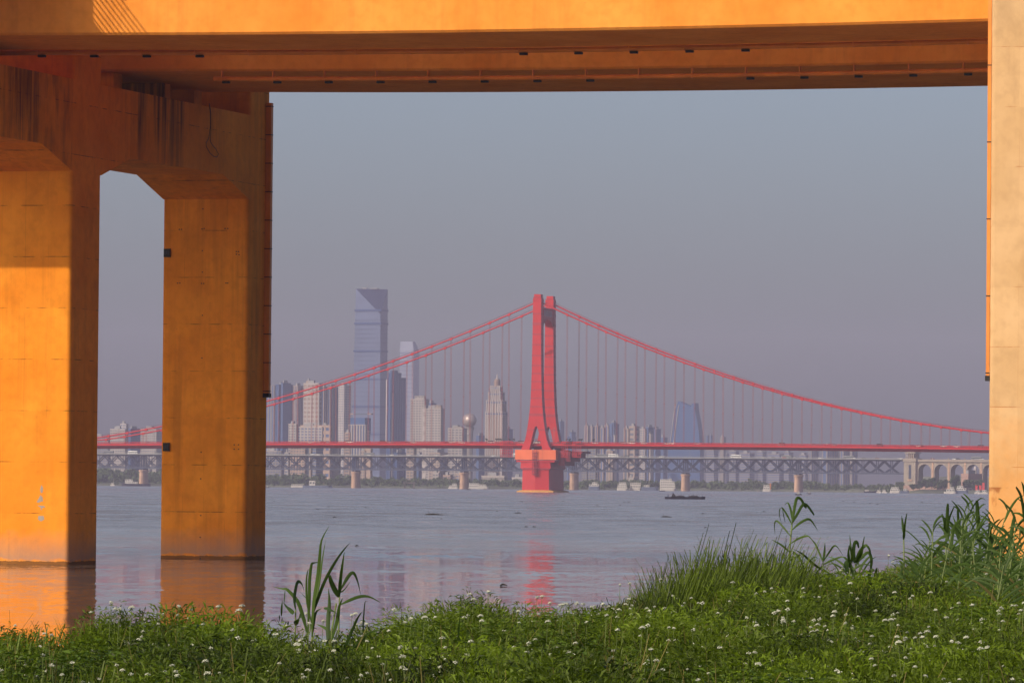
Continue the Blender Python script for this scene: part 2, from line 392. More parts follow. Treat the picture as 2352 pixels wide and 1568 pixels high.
# access platform beside the near girder: its rails throw the striped shadow
pf = thing('access_platform', FV(0, -28, 37.6), 'access platform with horizontal rails beside the sunlit girder', 'platform')
b = MB(); b.box(-14, 5.3, -36, -22.6, 37.6, 38.0, FV); b.build('platform_slab', M['ochre_girder'], pf)
for k in range(9):
    b = MB(); b.bar(FV(5.35, -35, 38.1 + .42 * k), FV(5.35, -22.8 - .35 * k, 38.1 + .42 * k), .09); b.build('rail', M['ochre_metal'], pf)
b = MB(); b.bar(FV(5.4, -22.8, 38.0), FV(5.4, -27.5, 41.7), .14); b.build('rail', M['ochre_metal'], pf)

# pipes running down the column edges
def down_pipe(root, s, t, ztop, zbot, mat, w=.2, step=2.05):
    b = MB(); b.box(s - w, s + w, t - .22, t + .22, zbot, ztop, FV); p = b.build('down_pipe', mat, root)
    z = zbot + .15
    while z < ztop:
        b = MB(); b.box(s - w - .02, s + w + .02, t - .24, t + .24, z - .03, z + .03, FV); b.build('pipe_clamp', M['black_metal'], root); z += step
    b = MB(); b.box(s - w - .03, s + w + .03, t - .3, t + .3, zbot - .3, zbot - .002, FV); b.build('pipe_foot', M['black_metal'], root)
down_pipe(left_pier, .22, 39.9, ZGIR - .2, 11.9, M['ochre_metal'])
down_pipe(right_pier, S_R - WCOL - .1, -35.6, 46, 11.8, M['ochre_metal'], .1, 4.3)
# wall boxes, bolt holes, hanging wire on the second column
def col2(x, y):     # point on the near face of column 2
    d = ray(x, y); q = FV(0, 36, 0) - Vector((0, 0, EYE)); n = FV.p
    k = n.dot(Vector((q.x, q.y, 0))) / n.dot(d); P = Vector((0, 0, EYE)) + d * k
    r = P - FV.o; return r.dot(FV.a), P.z
for (x, y) in ((385, 581), (383, 1026)):
    s, z = col2(x, y)
    jb = MB(); jb.box(s - .24, s + .24, 35.82, 35.998, z - .3, z + .3, FV); jo = jb.build('junction_box', M['black_metal'], left_pier)
    b = MB()
    for i in range(3): b.box(s - .16 + .12 * i, s - .1 + .12 * i, 35.78, 35.818, z - .2 + .1 * (i % 2), z + .16, FV)
    b.build('box_rib', M['steel'], jo)
b = MB()
for (x, y) in [(412, 527), (417, 527), (464, 526), (469, 525), (517, 525), (523, 525), (466, 480), (465, 576), (465, 625), (543, 578), (548, 578), (543, 584), (549, 585), (408, 650), (413, 650), (463, 651), (468, 651), (519, 650), (523, 650),
               (465, 724), (464, 822), (462, 1038), (461, 1099), (461, 1183), (460, 1233), (460, 1281), (538, 1021), (548, 1021), (538, 1031), (548, 1031)]:
    s, z = col2(x, y); b.ball(FV(s, 36.0, z), .055, 6, 4)
tag(b.build('bolt_hole', M['black_metal'], left_pier), kind='stuff')
def face_pt(x, y):   # on the dark plane s=0
    d = ray(x, y); q = FV.o - Vector((0, 0, EYE)); k = FV.a.dot(Vector((q.x, q.y, 0))) / FV.a.dot(d); return Vector((0, 0, EYE)) + d * k + FV.a * .08
b = MB(); b.tube([face_pt(x, y) for x, y in ((478, 238), (481, 262), (481, 290), (477, 318), (471, 328), (472, 338), (480, 352), (489, 360), (496, 361), (499, 354), (494, 343), (486, 334), (481, 326), (482, 300), (482, 262), (479, 240))], .022, 5)
b.build('hanging_wire', M['black_metal'], left_pier)
# spalled patches on the first column
M['patch'] = pmat('bare grey concrete', (.34, .29, .25), .9)
def col1(x, y):
    d = ray(x, y); q = FV.o - Vector((0, 0, EYE)); k = FV.p.dot(Vector((q.x, q.y, 0))) / FV.p.dot(d); return Vector((0, 0, EYE)) + d * k - FV.p * .006
for pts in (((95, 1113), (99, 1120), (98, 1130), (94, 1132), (92, 1124)), ((93, 1136), (98, 1142), (99, 1150), (88, 1154), (84, 1152), (89, 1144)), ((86, 1160), (100, 1161), (105, 1164), (97, 1166), (95, 1172), (93, 1165)), ((88, 1184), (100, 1184), (102, 1192), (94, 1197), (87, 1192))):
    b = MB(); b.add([col1(*p) for p in pts], [tuple(range(len(pts)))]); b.build('spalled_patch', M['patch'], left_pier)
# ================================================================== red suspension bridge
T0 = at(1247, 1128, 4150); T0.z = 0
FS = Frame(T0, math.radians(13))
sb = thing('suspension_bridge', T0, 'red suspension bridge with a forked central tower and twin cables across the river', 'suspension bridge')
LEGT = 20.6
def deck_z(s): return EYE + 29.95 - 1.45e-5 * (s - 80) ** 2
def cable_z(s):
    s_ = max(-420, min(400, s))
    z = (18 + .000441 * (512 + s_) ** 2) if s_ < 0 else (35.5 + .000563 * (418 - s_) ** 2)
    return max(z + EYE, deck_z(s) + 3.0)
prof = [(31.0, 11.2), (34, 9.6), (37.9, 8.2), (42.5, 7.2), (47.9, 6.3), (52.5, 5.6), (57.8, 5.0), (62.5, 4.6), (67.8, 4.25), (77.8, 3.85), (87.7, 3.55), (107.7, 3.25), (141.8, 3.0)]
def hw(z): return float(np.interp(z, [p[0] for p in prof], [p[1] for p in prof]))
inner = [(31.0, 5.0), (35, 3.9), (40, 2.9), (44, 2.0), (46.5, 1.2), (47.8, .55)]
seams = [130.0, 122.6, 115, 107.4, 99.6, 92.3, 86.4, 80.6, 74.6, 68.4, 62.3, 56.4, 45.5]
for sgn in (-1, 1):
    tc = sgn * LEGT
    poly = [(-h, z) for z, h in prof] + [(h, z) for z, h in reversed(prof)] + [(h, z) for z, h in inner] + [(0, 48.3)] + [(-h, z) for z, h in reversed(inner)]
    b = MB(); b.prism(poly, tc - 4.1, tc + 4.1, lambda s, z, t: FS(s, t, z)); leg = b.build('tower_leg', M['red'], sb)
    for k, z in enumerate(seams):
        h = .5 if k not in (1, 11) else 1.0; b = MB(); e = hw(z) + .1
        if z > 48.3: b.box(-e, e, tc - 4.2, tc + 4.2, z - h, z + h, FS)
        else:
            b.box(-e, -1.6, tc - 4.2, tc + 4.2, z - h, z + h, FS); b.box(1.6, e, tc - 4.2, tc + 4.2, z - h, z + h, FS)
        b.build('seam_band', M['red_band'], leg)
    b = MB(); b.box(-3.25, 3.25, tc - 4.4, tc + 4.4, 139.6, 140.5, FS); b.box(-2.4, 2.6, tc - 3.6, tc + 3.6, 141.8, 144.2, FS); b.build('saddle_housing', M['red'], leg)
    b = MB()
    for q in (-2.9, -1.4, 0, 1.4, 2.9): b.box(q - .06, q + .06, tc - 4.1, tc - 4.0, 140.5, 142.4, FS)
    for z in (141.4, 142.3): b.box(-3.1, 3.1, tc - 4.1, tc - 4.0, z, z + .12, FS)
    b.build('top_railing', M['red_dark'], leg)
    b = MB(); b.box(-3.4, 3.4, tc - 3.9, tc - 3.7, 38.6, 38.9, FS); b.box(-.15, .15, tc - 3.9, tc - 3.7, 33, 38.6, FS); b.build('fork_tie', M['red_dark'], leg)
# upper crossbeam with an arched underside
arch = [(-16.4, 134.8), (16.4, 134.8), (16.4, 121.5), (14.6, 122.6), (11, 124.6), (6, 126.0), (0, 126.4), (-6, 126.0), (-11, 124.6), (-14.6, 122.6), (-16.4, 121.5)]
b = MB(); b.prism(arch, -2.4, 2.85, lambda t, z, s: FS(s, t, z)); xb = b.build('crossbeam', M['red'], sb)
b = MB()
for i, t in enumerate((-11.5, -6.9, -2.3, 2.3, 6.9, 11.5)):     # raised characters, too far off to read: upright strokes
    b.box(2.85, 3.0, t - 1.5, t - 1.2, 128.6, 133.0, FS); b.box(2.85, 3.0, t + 1.0, t + 1.3, 128.4, 132.4, FS)
    b.box(2.85, 3.02, t - .2, t + .1, 128.8 + .4 * (i % 2), 133.2, FS); b.box(2.85, 2.98, t - 1.15, t + .9, 130.6 - .5 * (i % 3), 130.9 - .5 * (i % 3), FS)
b.build('beam_lettering', M['white_line'], xb)
b = MB(); b.box(-3.4, 3.4, -16.4, 16.4, 28.8, 31.6, FS); b.build('crossbeam', M['red_dark'], sb)
# pier: orange cap, ledges, cutwater shaft, silty footing
b = MB(); rr = [(-15.2, -26), (0, -27.6), (15.2, -26), (15.2, 26), (0, 27.6), (-15.2, 26)]
def pring(kx, kt, z): return [FS(s * kx, t * kt, z) for s, t in rr]
b.loft([pring(1, 1, 23.6), pring(1, 1, 30.9)]); b.build('pier_cap', M['orange_cap'], sb)
for z0, z1, kx in ((21.9, 23.1, .93), (17.4, 21.9, .74), (16.6, 17.2, .70)):
    b = MB(); b.loft([pring(kx, kx * .1 + .9, z0), pring(kx * (1.02 if z0 != 17.4 else .98), kx * .1 + .9, z1)]); b.build('pier_ledge', M['red'] if z0 > 17 else M['red_band'], sb)
b = MB(); b.loft([pring(.665, .955, -3), pring(.645, .94, 16.6)]); b.build('pier_shaft', M['red'], sb)
b = MB(); b.loft([pring(.9, 1.02, -2), pring(.9, 1.02, .8), pring(.72, .975, 1.5)]); b.build('pier_footing', M['silt'], sb)
b = MB()
for q in (-1.6, 1.6): b.box(q - .12, q + .12, -28.9, -28.6, 12.5, 30.8, FS)
for z in np.arange(12.5, 30.6, .8): b.box(-1.6, 1.6, -28.9, -28.65, z, z + .2, FS)
for z in np.arange(13, 30.6, 2.2): b.box(-1.7, 1.7, -28.6, -25.6, z, z + .25, FS)
b.build('caged_ladder', M['red_dark'], sb)
b = MB()
for k, s in enumerate((15.3, 19.5, 24.0, 28.0)):               # stepped shelf bracket on the downstream side
    b.box(s, s + 4.6, -17 + k, 17 - k, 19.5 + 3.0 * k, 30.0, FS)
b.build('pier_bracket', M['red_dark'], sb)
for (s0, s1) in ((-27, -18), (18.5, 24), (27, 33)):
    b = MB()
    for s in np.arange(s0, s1 + .1, 1.5):
        b.box(s - .12, s + .12, -22.4, -22.1, 25.5, 37, FS)
    for z in (25.5, 28, 30.5, 34, 36.8): b.box(s0, s1, -22.4, -21.0, z, z + .3, FS)
    for s in np.arange(s0, s1 - 1.4, 1.5): b.bar(FS(s, -22.5, 25.6), FS(s + 1.5, -22.5, 28), .16); b.bar(FS(s + 1.5, -22.5, 28), FS(s, -22.5, 30.5), .16)
    b.build('work_platform', M['red'], sb)
# deck
ss = list(np.arange(-760, 761, 20.0))
sec = [(-18.6, 0), (-19.4, -.25), (-19.4, -1.35), (-13.5, -3.4), (13.5, -3.4), (19.4, -1.35), (19.4, -.25), (18.6, 0)]
b = MB(); b.loft([[FS(s, t, deck_z(s) + z) for t, z in sec] for s in ss]); b.build('deck_girder', M['red'], sb)
b = MB(); b.loft([[FS(s, t, deck_z(s) + z) for t, z in ((-17.8, .01), (17.8, .01), (17.8, .14), (-17.8, .14))] for s in ss]); b.build('roadway', M['asphalt'], sb)
for t in (-18.9, 18.9):
    b = MB()
    for z in (.45, .85, 1.3): b.tube([FS(s, t, deck_z(s) + z) for s in ss], .09, 4)
    for s in np.arange(-420, 420, 2.0): b.box(s - .12, s + .12, t - .08, t + .08, deck_z(s), deck_z(s) + 1.4, FS)
    tag(b.build('railing', M['red'], sb), kind='stuff')
# cables, hand ropes, hangers with clamps
cs = list(np.arange(-420, -9, 10.0)) + [-6, -3] ; cs2 = [3, 6] + list(np.arange(10, 401, 10.0))
for tc in (-LEGT, LEGT):
    for seq in (cs, cs2):
        end = [0.0]
        q = (seq + end) if seq is cs else (end + seq)
        b = MB(); b.tube([FS(s, tc, cable_z(s)) for s in q], .55, 8); cb = b.build('main_cable', M['red'], sb, smooth=True)
        b = MB()
        for dt in (-.55, .55): b.tube([FS(s, tc + dt, cable_z(s) + 1.5) for s in q], .07, 4)
        for s in np.arange(q[0], q[-1], 10.0): b.bar(FS(s, tc - .5, cable_z(s)), FS(s, tc - .5, cable_z(s) + 1.5), .08)
        b.build('hand_rope', M['red_dark'], cb)
    off = 0.0 if tc < 0 else 0.0
    for k in range(-28, 28):
        s = 14.5 * k + 7.25 + off
        if abs(s) < 8: continue
        zc, zd = cable_z(s), deck_z(s)
        if zc - zd < 3.3: continue
        b = MB()
        for ds in (-.34, .34): b.tube([FS(s + ds, tc * .95, zd), FS(s + ds, tc, zc)], .12, 4)
        if zc - zd > 24: b.box(s - .5, s + .5, tc * .98 - .2, tc * .98 + .2, zd + (zc - zd) * .45, zd + (zc - zd) * .45 + .5, FS)
        hg = b.build('hanger', M['pale_red'], sb)
        b = MB(); sl = (cable_z(s + 1) - cable_z(s - 1)) / 2
        b.loft([[FS(s + ds, tc + dt, zc + ds * sl + dz) for dt, dz in ((-.8, -1.0), (.8, -1.0), (.8, .8), (-.8, .8))] for ds in (-.9, .9)])
        b.build('cable_clamp', M['red'], hg)
# lamps, floodlights and traffic on the deck
M['lamp_grey'] = pmat('grey lamp metal', (.2, .19, .2), .5)
for i, s in enumerate(np.arange(-330, 345, 38.0)):
    if abs(s) < 12: continue
    zd = deck_z(s)
    for t in ((-18.2,) if i % 2 else (18.2,)):
        root = thing('street_lamp', FS(s, t, zd), 'slim grey street lamp on the red bridge deck', 'street lamp', 'street lamps on the red bridge')
        b = MB(); b.tube([FS(s, t, zd), FS(s, t, zd + 10.5), FS(s, t + (1.2 if t < 0 else -1.2), zd + 11.3)], [.16, .11, .08], 5); b.build('pole', M['lamp_grey'], root)
        b = MB(); b.box(s - .55, s + .55, t + (1.0 if t < 0 else -1.9), t + (1.9 if t < 0 else -1.0), zd + 11.2, zd + 11.5, FS); b.build('lamp_head', M['lamp_grey'], root)
for px in (1117, 1140, 1145, 1150, 1170, 1180, 1302, 1309, 1331, 1336, 1364):
    u = ray(px, 1010).x; o = FS(0, -19, 0); s = (u * o.y - o.x) / (FS.a.x - u * FS.a.y); zd = deck_z(s)
    root = thing('floodlight', FS(s, -19, zd), 'dark floodlight head on a short post at the deck edge near the red tower', 'floodlight', 'floodlights along the deck by the tower')
    b = MB(); b.box(s - .1, s + .1, -19.1, -18.9, zd, zd + 2.6, FS); b.build('post', M['black_metal'], root)
    b = MB(); sg = 1 if px < 1250 else -1; b.loft([[FS(s + sg * .7, -19.5, zd + 2.2), FS(s + sg * .7, -18.5, zd + 2.2), FS(s + sg * 1.0, -18.5, zd + 3.2), FS(s + sg * 1.0, -19.5, zd + 3.2)],
                                                   [FS(s - sg * .8, -19.4, zd + 3.0), FS(s - sg * .8, -18.6, zd + 3.0), FS(s - sg * .6, -18.6, zd + 3.9), FS(s - sg * .6, -19.4, zd + 3.9)]]); b.build('lamp_head', M['black_metal'], root)

VC = {n: pmat('car paint ' + n, c, .35, .05) for n, c in (('white', (.7, .7, .68)), ('silver', (.42, .43, .45)), ('black', (.02, .02, .025)), ('dark red', (.25, .03, .03)), ('grey', (.18, .19, .2)))}
M['car_glass'] = pmat('car glass', (.03, .04, .05), .15, .05)
M['tyre'] = pmat('tyre rubber', (.015, .015, .015), .9)
def profile_mesh(name, body, glass, width, mats):
    b = MB(); b.prism(body, -width / 2, width / 2, lambda x, z, y: Vector((x, y, z)), 0)
    b.prism(glass, -width / 2 + .08, width / 2 - .08, lambda x, z, y: Vector((x, y, z)), 1)
    L = body[0][0]
    for x in (body[0][0] * .62, body[1][0] * .62):
        for y in (-width / 2 - .02, width / 2 - .18):
            b.prism([(x + .34 * math.cos(q), .34 + .34 * math.sin(q)) for q in np.arange(0, 6.28, .785)], y, y + .2, lambda x_, z_, y_: Vector((x_, y_, z_)), 2)
    me_o = b.build(name, mats, None, link=False, loc=(0, 0, 0)); return me_o.data
CAR = {n: profile_mesh('car_' + n.replace(' ', '_'), [(-2.25, .3), (2.25, .3), (2.25, .8), (1.2, .95), (-2.2, .98)], [(-1.9, .99), (1.1, .96), (.4, 1.5), (-1.5, 1.5)], 1.8, [m, M['car_glass'], M['tyre']]) for n, m in VC.items()}
VAN = {n: profile_mesh('van_' + n.replace(' ', '_'), [(-2.5, .35), (2.5, .35), (2.5, 1.1), (2.0, 1.3), (-2.5, 1.35)], [(-2.5, 1.36), (1.9, 1.31), (1.3, 2.1), (-2.5, 2.1)], 1.9, [m, M['car_glass'], M['tyre']]) for n, m in VC.items()}
def traffic(F, zf, spans, n, seed, grp, where):
    r = random.Random(seed); used = []
    for _ in range(n * 6):
        if len(used) >= n: break
        s = r.uniform(*spans); t = r.choice((-9.5, -6, 4.5, 8)) if F is FS else r.choice((-6, -3, 3, 6))
        if any(abs(s - q[0]) < 7 and abs(t - q[1]) < 2.2 for q in used): continue
        used.append((s, t)); van = r.random() < .22; n_ = r.choice(('white', 'white', 'silver', 'black', 'dark red', 'grey', 'white'))
        o = inst('parked_car' if False else ('van' if van else 'car'), (VAN if van else CAR)[n_], None, F(s, t, zf(s)), -F.ang + (0 if t < 0 else math.pi))
        tag(o, f'small {n_} {"van" if van else "car"} driving along the {where}', 'van' if van else 'car', grp)
traffic(FS, lambda s: deck_z(s) + .15, (-320, 330), 46, 3, 'cars on the red bridge', 'red suspension bridge deck')
# ================================================================== steel truss bridge
Y0 = 6355.0; B0 = Vector((ray(330, 1113).x * Y0, Y0, 0)); FT = Frame(B0, math.radians(20))
SPAN, ZB, ZT = 128.0, 20.6, 34.6
tb = thing('truss_bridge', B0, 'grey double deck steel truss bridge on tan stone piers behind the red bridge', 'truss bridge')
KS = range(-1, 7)      # spans
s_lo, s_hi = -SPAN, 7 * SPAN - 9
HT = 3.6
for t in (-HT, HT):
    for z, hh in ((ZB, .75), (ZT, .75)):
        b = MB(); b.box(s_lo, s_hi, t - .5, t + .5, z - hh, z + hh, FT); b.build('chord', M['steel'], tb)
b = MB(); b.box(s_lo, s_hi, -HT + .5, HT - .5, ZB - .4, ZB + .35, FT); b.build('rail_deck', M['steel'], tb)
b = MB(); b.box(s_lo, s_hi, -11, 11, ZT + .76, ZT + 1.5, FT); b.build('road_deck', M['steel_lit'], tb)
b = MB()
for z in (1.9, 2.35, 2.8): b.box(s_lo, s_hi, -10.95, -10.85, ZT + z, ZT + z + .12, FT)
for s in np.arange(s_lo, s_hi, 2.5): b.box(s - .15, s + .15, -10.98, -10.82, ZT + 1.5, ZT + 2.9, FT)
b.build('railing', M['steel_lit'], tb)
b = MB()
for s in np.arange(s_lo, s_hi, 4.0): b.box(s - .1, s + .1, -HT - .7, -HT - .55, ZB + .75, ZB + 2.0, FT)
for z in (1.3, 1.9): b.box(s_lo, s_hi, -HT - .7, -HT - .55, ZB + z, ZB + z + .12, FT)
b.build('walkway_railing', M['steel'], tb)
ZN = ZB + 5.6       # crossing node below mid height
def member(name, ds, z0, z1, wd):
    b = MB(); b.tube([Vector((0, 0, z0)), Vector((ds, 0, z1))], wd * .86, 4); return b.build(name, M['steel'], None, link=False, loc=(0, 0, 0)).data
mU = member('upper', 8, ZN, ZT - .7, .85); mUl = member('upper', -8, ZN, ZT - .7, .85)
mL = member('lower', 7.2, ZN, ZB + .7, .7); mLl = member('lower', -7.2, ZN, ZB + .7, .7)
mV = member('vertical', 0, ZB + .7, ZT - .7, .6); mP = member('portal', 0, ZB + .7, ZT - .7, 1.1)
bg_ = MB(); bg_.prism([(-1.1, ZN - .5), (-.5, ZN - 1.3), (.5, ZN - 1.3), (1.1, ZN - .5), (1.1, ZN + .7), (0, ZN + 1.5), (-1.1, ZN + .7)], -.62, .62, lambda s, z, t: Vector((s, t, z))); mG = bg_.build('gusset', M['steel'], None, link=False, loc=(0, 0, 0)).data
far = MB(); base = Vector(tb.location)
for k in KS:
    for j in range(8):
        s = k * SPAN + 8 + 16 * j
        if s > s_hi - 8: continue
        for nm, me in (('truss_diagonal', mU), ('truss_diagonal', mUl), ('truss_diagonal', mL), ('truss_diagonal', mLl), ('truss_post', mV), ('gusset_plate', mG)):
            inst(nm, me, tb, FT(s, -HT, 0) - base, -FT.ang)
        for ds, z in ((8, ZT - .7), (-8, ZT - .7), (7.2, ZB + .7), (-7.2, ZB + .7)): far.tube([FT(s, HT, ZN), FT(s + ds, HT, z)], .62, 4)
        far.tube([FT(s, HT, ZB + .7), FT(s, HT, ZT - .7)], .4, 4); far.box(s - 1, s + 1, HT - .5, HT + .5, ZN - 1.1, ZN + 1, FT)
    for ds in (-1.2, 1.2):
        inst('truss_post', mP, tb, FT(k * SPAN + ds, -HT, 0) - base, -FT.ang); far.box(k * SPAN + ds - .7, k * SPAN + ds + .7, HT - .5, HT + .5, ZB + .7, ZT - .7, FT)
tag(far.build('far_truss_web', M['steel'], tb), kind='stuff')
for k in range(-1, 7):
    s = k * SPAN; b = MB(); n = 18
    def ring(rs, rt, z): return [FT(s + rs * math.cos(q), rt * math.sin(q), z) for q in (2 * math.pi * i / n for i in range(n))]
    b.loft([ring(4.5, 9.5, -2), ring(3.9, 8.6, 15.6), ring(3.9, 8.6, 16)]); pr = b.build('stone_pier', M['stone'], tb)
    b = MB(); b.loft([ring(4.6, 9.2, 16), ring(4.9, 9.5, 17.6), ring(4.3, 8.8, 18.2)]); b.build('pier_coping', M['stone'], pr)
    for ds in (-1.4, 1.4):
        b = MB(); b.box(s + ds - .9, s + ds + .9, -7.5, 7.5, 18.2, ZB - .78, FT); b.build('bearing', M['steel'], pr)
# lamps and traffic
for i, s in enumerate(np.arange(s_lo + 20, s_hi, 42.0)):
    root = thing('street_lamp', FT(s, -10.4, ZT + 1.5), 'thin pale street lamp on the grey truss bridge', 'street lamp', 'street lamps on the truss bridge')
    b = MB(); b.tube([FT(s, -10.4, ZT + 1.5), FT(s, -10.4, ZT + 12), FT(s, -8.6, ZT + 12.7)], [.2, .13, .1], 5); b.build('pole', M['steel_lit'], root)
    b = MB(); b.box(s - .3, s + .3, -9.2, -7.6, ZT + 12.55, ZT + 12.9, FT); b.build('lamp_head', M['steel_lit'], root)
def bus_mesh(name, mat):
    b = MB(); b.box(-5.8, 5.8, -1.25, 1.25, .35, 3.1, W0, 0); b.box(-5.6, 5.6, -1.3, 1.3, 1.35, 2.45, W0, 1); b.box(5.75, 5.84, -1.1, 1.1, 1.2, 2.7, W0, 1); b.box(-4.5, 3, -.9, .9, 3.1, 3.3, W0, 0)
    for x in (-3.6, 3.6):
        for y in (-1.3, 1.1): b.prism([(x + .48 * math.cos(q), .48 + .48 * math.sin(q)) for q in np.arange(0, 6.28, .785)], y, y + .2, lambda x_, z_, y_: Vector((x_, y_, z_)), 2)
    return b.build(name, [mat, M['car_glass'], M['tyre']], None, link=False, loc=(0, 0, 0)).data
BUS = {'white': bus_mesh('white_bus', VC['white']), 'dark grey': bus_mesh('grey_bus', VC['grey'])}
def at_s(F, px, t, z): 
    u = ray(px, 1046).x; o = F(0, t, 0); return (u * o.y - o.x) / (F.a.x - u * F.a.y)
for px, c, lab in ((250, 'dark grey', 'dark bus on the truss bridge seen between the two ochre columns, left one'), (305, 'white', 'white bus on the truss bridge between the two ochre columns'),
                   (848, 'dark grey', 'grey bus on the truss bridge under the stepped beige tower'), (1190, 'white', 'white bus on the truss bridge just left of the red tower pier'),
                   (1383, 'dark grey', 'dark bus on the truss bridge, first one right of the red tower pier'), (1409, 'white', 'white bus on the truss bridge below the pale apartment group right of the tower'),
                   (1691, 'white', 'white bus on the truss bridge midway between two stone piers at the right'), (1807, 'dark grey', 'dark bus on the truss bridge close to the last free stone pier'),
                   (1950, 'dark grey', 'dark bus on the truss bridge nearing the stone bridgehead tower'), (2243, 'dark grey', 'dark bus on the arched viaduct by the cream pier')):
    t = -5.2 if c == 'white' else 3.5; s = at_s(FT, px, t, 0)
    tag(inst('bus', BUS[c], None, FT(s, t, ZT + 1.51), -FT.ang), lab, 'bus', 'buses on the truss bridge')
traffic(FT, lambda s: ZT + 1.51, (-60, 1010), 60, 11, 'cars on the truss bridge', 'grey truss bridge')

# stone bridgehead tower and arched viaduct
S1 = 7 * SPAN
bt = thing('bridgehead_tower', FT(S1, 0, 0), 'pale stone bridgehead tower with a pavilion top between the truss and the arches', 'tower')
b = MB(); b.box(S1 - 7, S1 + 6, -12.5, 12.5, 0, 33.5, FT); b.build('tower_body', M['stone_pale'], bt)
b = MB(); b.box(S1 - 1.6, S1 + 1.2, -12.62, -12.501, 15, 30, FT); b.build('niche', M['steel'], bt)
b = MB(); b.box(S1 - 2.6, S1 + 2.2, -13.4, -12.63, 12.6, 14.6, FT); b.build('balcony', M['stone'], bt)
for z0, z1, e in ((33.5, 36.2, .9), (36.2, 37, .2)):
    b = MB(); b.box(S1 - 7 - e, S1 + 6 + e, -12.5 - e, 12.5 + e, z0, z1, FT); b.build('cornice', M['stone_pale'], bt)
b = MB(); b.box(S1 - 3.6, S1 + 2.8, -9, 9, 37, 43, FT); b.build('pavilion', M['stone'], bt)
for q in (-5, -3, -1, 1, 3.2):
    for t in (-10.2, 10.2):
        b = MB(); b.box(S1 + q - .45, S1 + q + .45, t - .45, t + .45, 37, 42.4, FT); b.build('pavilion_post', M['stone_pale'], bt)
b = MB(); b.box(S1 - 6.6, S1 + 5.2, -11.5, 11.5, 42.4, 43.4, FT); b.box(S1 - 5.2, S1 + 3.8, -10, 10, 43.4, 44.6, FT); b.box(S1 - 3.6, S1 + 2.4, -8.4, 8.4, 44.6, 46, FT); b.build('pavilion_roof', M['stone_pale'], bt)
va = thing('arched_viaduct', FT(S1 + 8, 0, 0), 'pale stone viaduct of tall round arches right of the bridgehead tower', 'viaduct')
AP = 17.8
for k in range(9):
    s0 = S1 + 6.2 + AP * k
    poly = [(s0, 33.4), (s0, 0), (s0 + 2.0, 0), (s0 + 2.0, 24)] + [(s0 + AP / 2 - (AP / 2 - 2.0) * math.cos(q), 24 + 6.9 * math.sin(q)) for q in np.linspace(.15, math.pi - .15, 13)] + [(s0 + AP - 2.0, 24), (s0 + AP - 2.0, 0), (s0 + AP - .02, 0), (s0 + AP - .02, 33.4)]
    b = MB(); b.prism(poly, -9, 9, lambda s, z, t: FT(s, t, z)); b.build('arch', M['stone_pale'], va)
    b = MB(); b.box(s0 - 1.0, s0 + 1.0, -9.6, -9.01, 0, 33.2, FT); b.build('pilaster', M['stone'], va)
    b = MB(); b.box(s0 - .7, s0 + .7, -10.6, -9.9, 35.2, 37.4, FT); b.build('parapet_post', M['stone_pale'], va)
b = MB(); b.box(S1 + 6.4, S1 + 6 + AP * 9, -10.8, 10.8, 33.42, 34.6, FT); b.build('road_deck', M['stone_pale'], va)
b = MB(); b.box(S1 + 6.4, S1 + 6 + AP * 9, -10.7, -10.3, 34.6, 36.0, FT); b.build('parapet', M['stone_pale'], va)
# ================================================================== the city on the far bank
def fac(name, col, rough=.8, var=.1, scale=.03): 
    M[name] = pmat(name, col, rough, var, scale, spec=.08); return name
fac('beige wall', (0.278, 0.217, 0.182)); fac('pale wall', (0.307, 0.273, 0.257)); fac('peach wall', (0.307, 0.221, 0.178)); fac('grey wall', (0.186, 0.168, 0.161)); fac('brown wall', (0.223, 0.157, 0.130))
fac('white wall', (0.357, 0.324, 0.316)); fac('pink wall', (0.310, 0.202, 0.166)); fac('hazy blue glass', (.035, .08, .19), .5); fac('hazy dark glass', (.02, .05, .14), .5); fac('hazy slate wall', (.05, .09, .19)); fac('window dark', (.07, .09, .12), .4)  # slate, dark and blue glass colours carry the blue of haze and shade
fac('pale glass', (.085, .115, .2), .5); fac('roof grey', (.22, .22, .23)); fac('silver glass', (.17, .19, .26), .5); fac('shaded facet glass', (.012, .025, .07), .5); fac('teal wall', (0.124, 0.157, 0.146)); fac('yellow wall', (0.341, 0.280, 0.156))
def corners(x0, xm, x1, y, Y, alpha):
    sa, ca = math.sin(alpha), math.cos(alpha); A = at(x0, y, Y); z = A.z; um, u1 = ray(xm, y).x, ray(x1, y).x
    wd = (um * A.y - A.x) / (ca + um * sa); Bx, By = A.x + wd * ca, A.y - wd * sa
    dp = (u1 * By - Bx) / (sa - u1 * ca) if x1 > xm + .3 else 18.0
    return Frame((A.x, A.y, 0), alpha), wd, max(6, min(dp, 90)), z
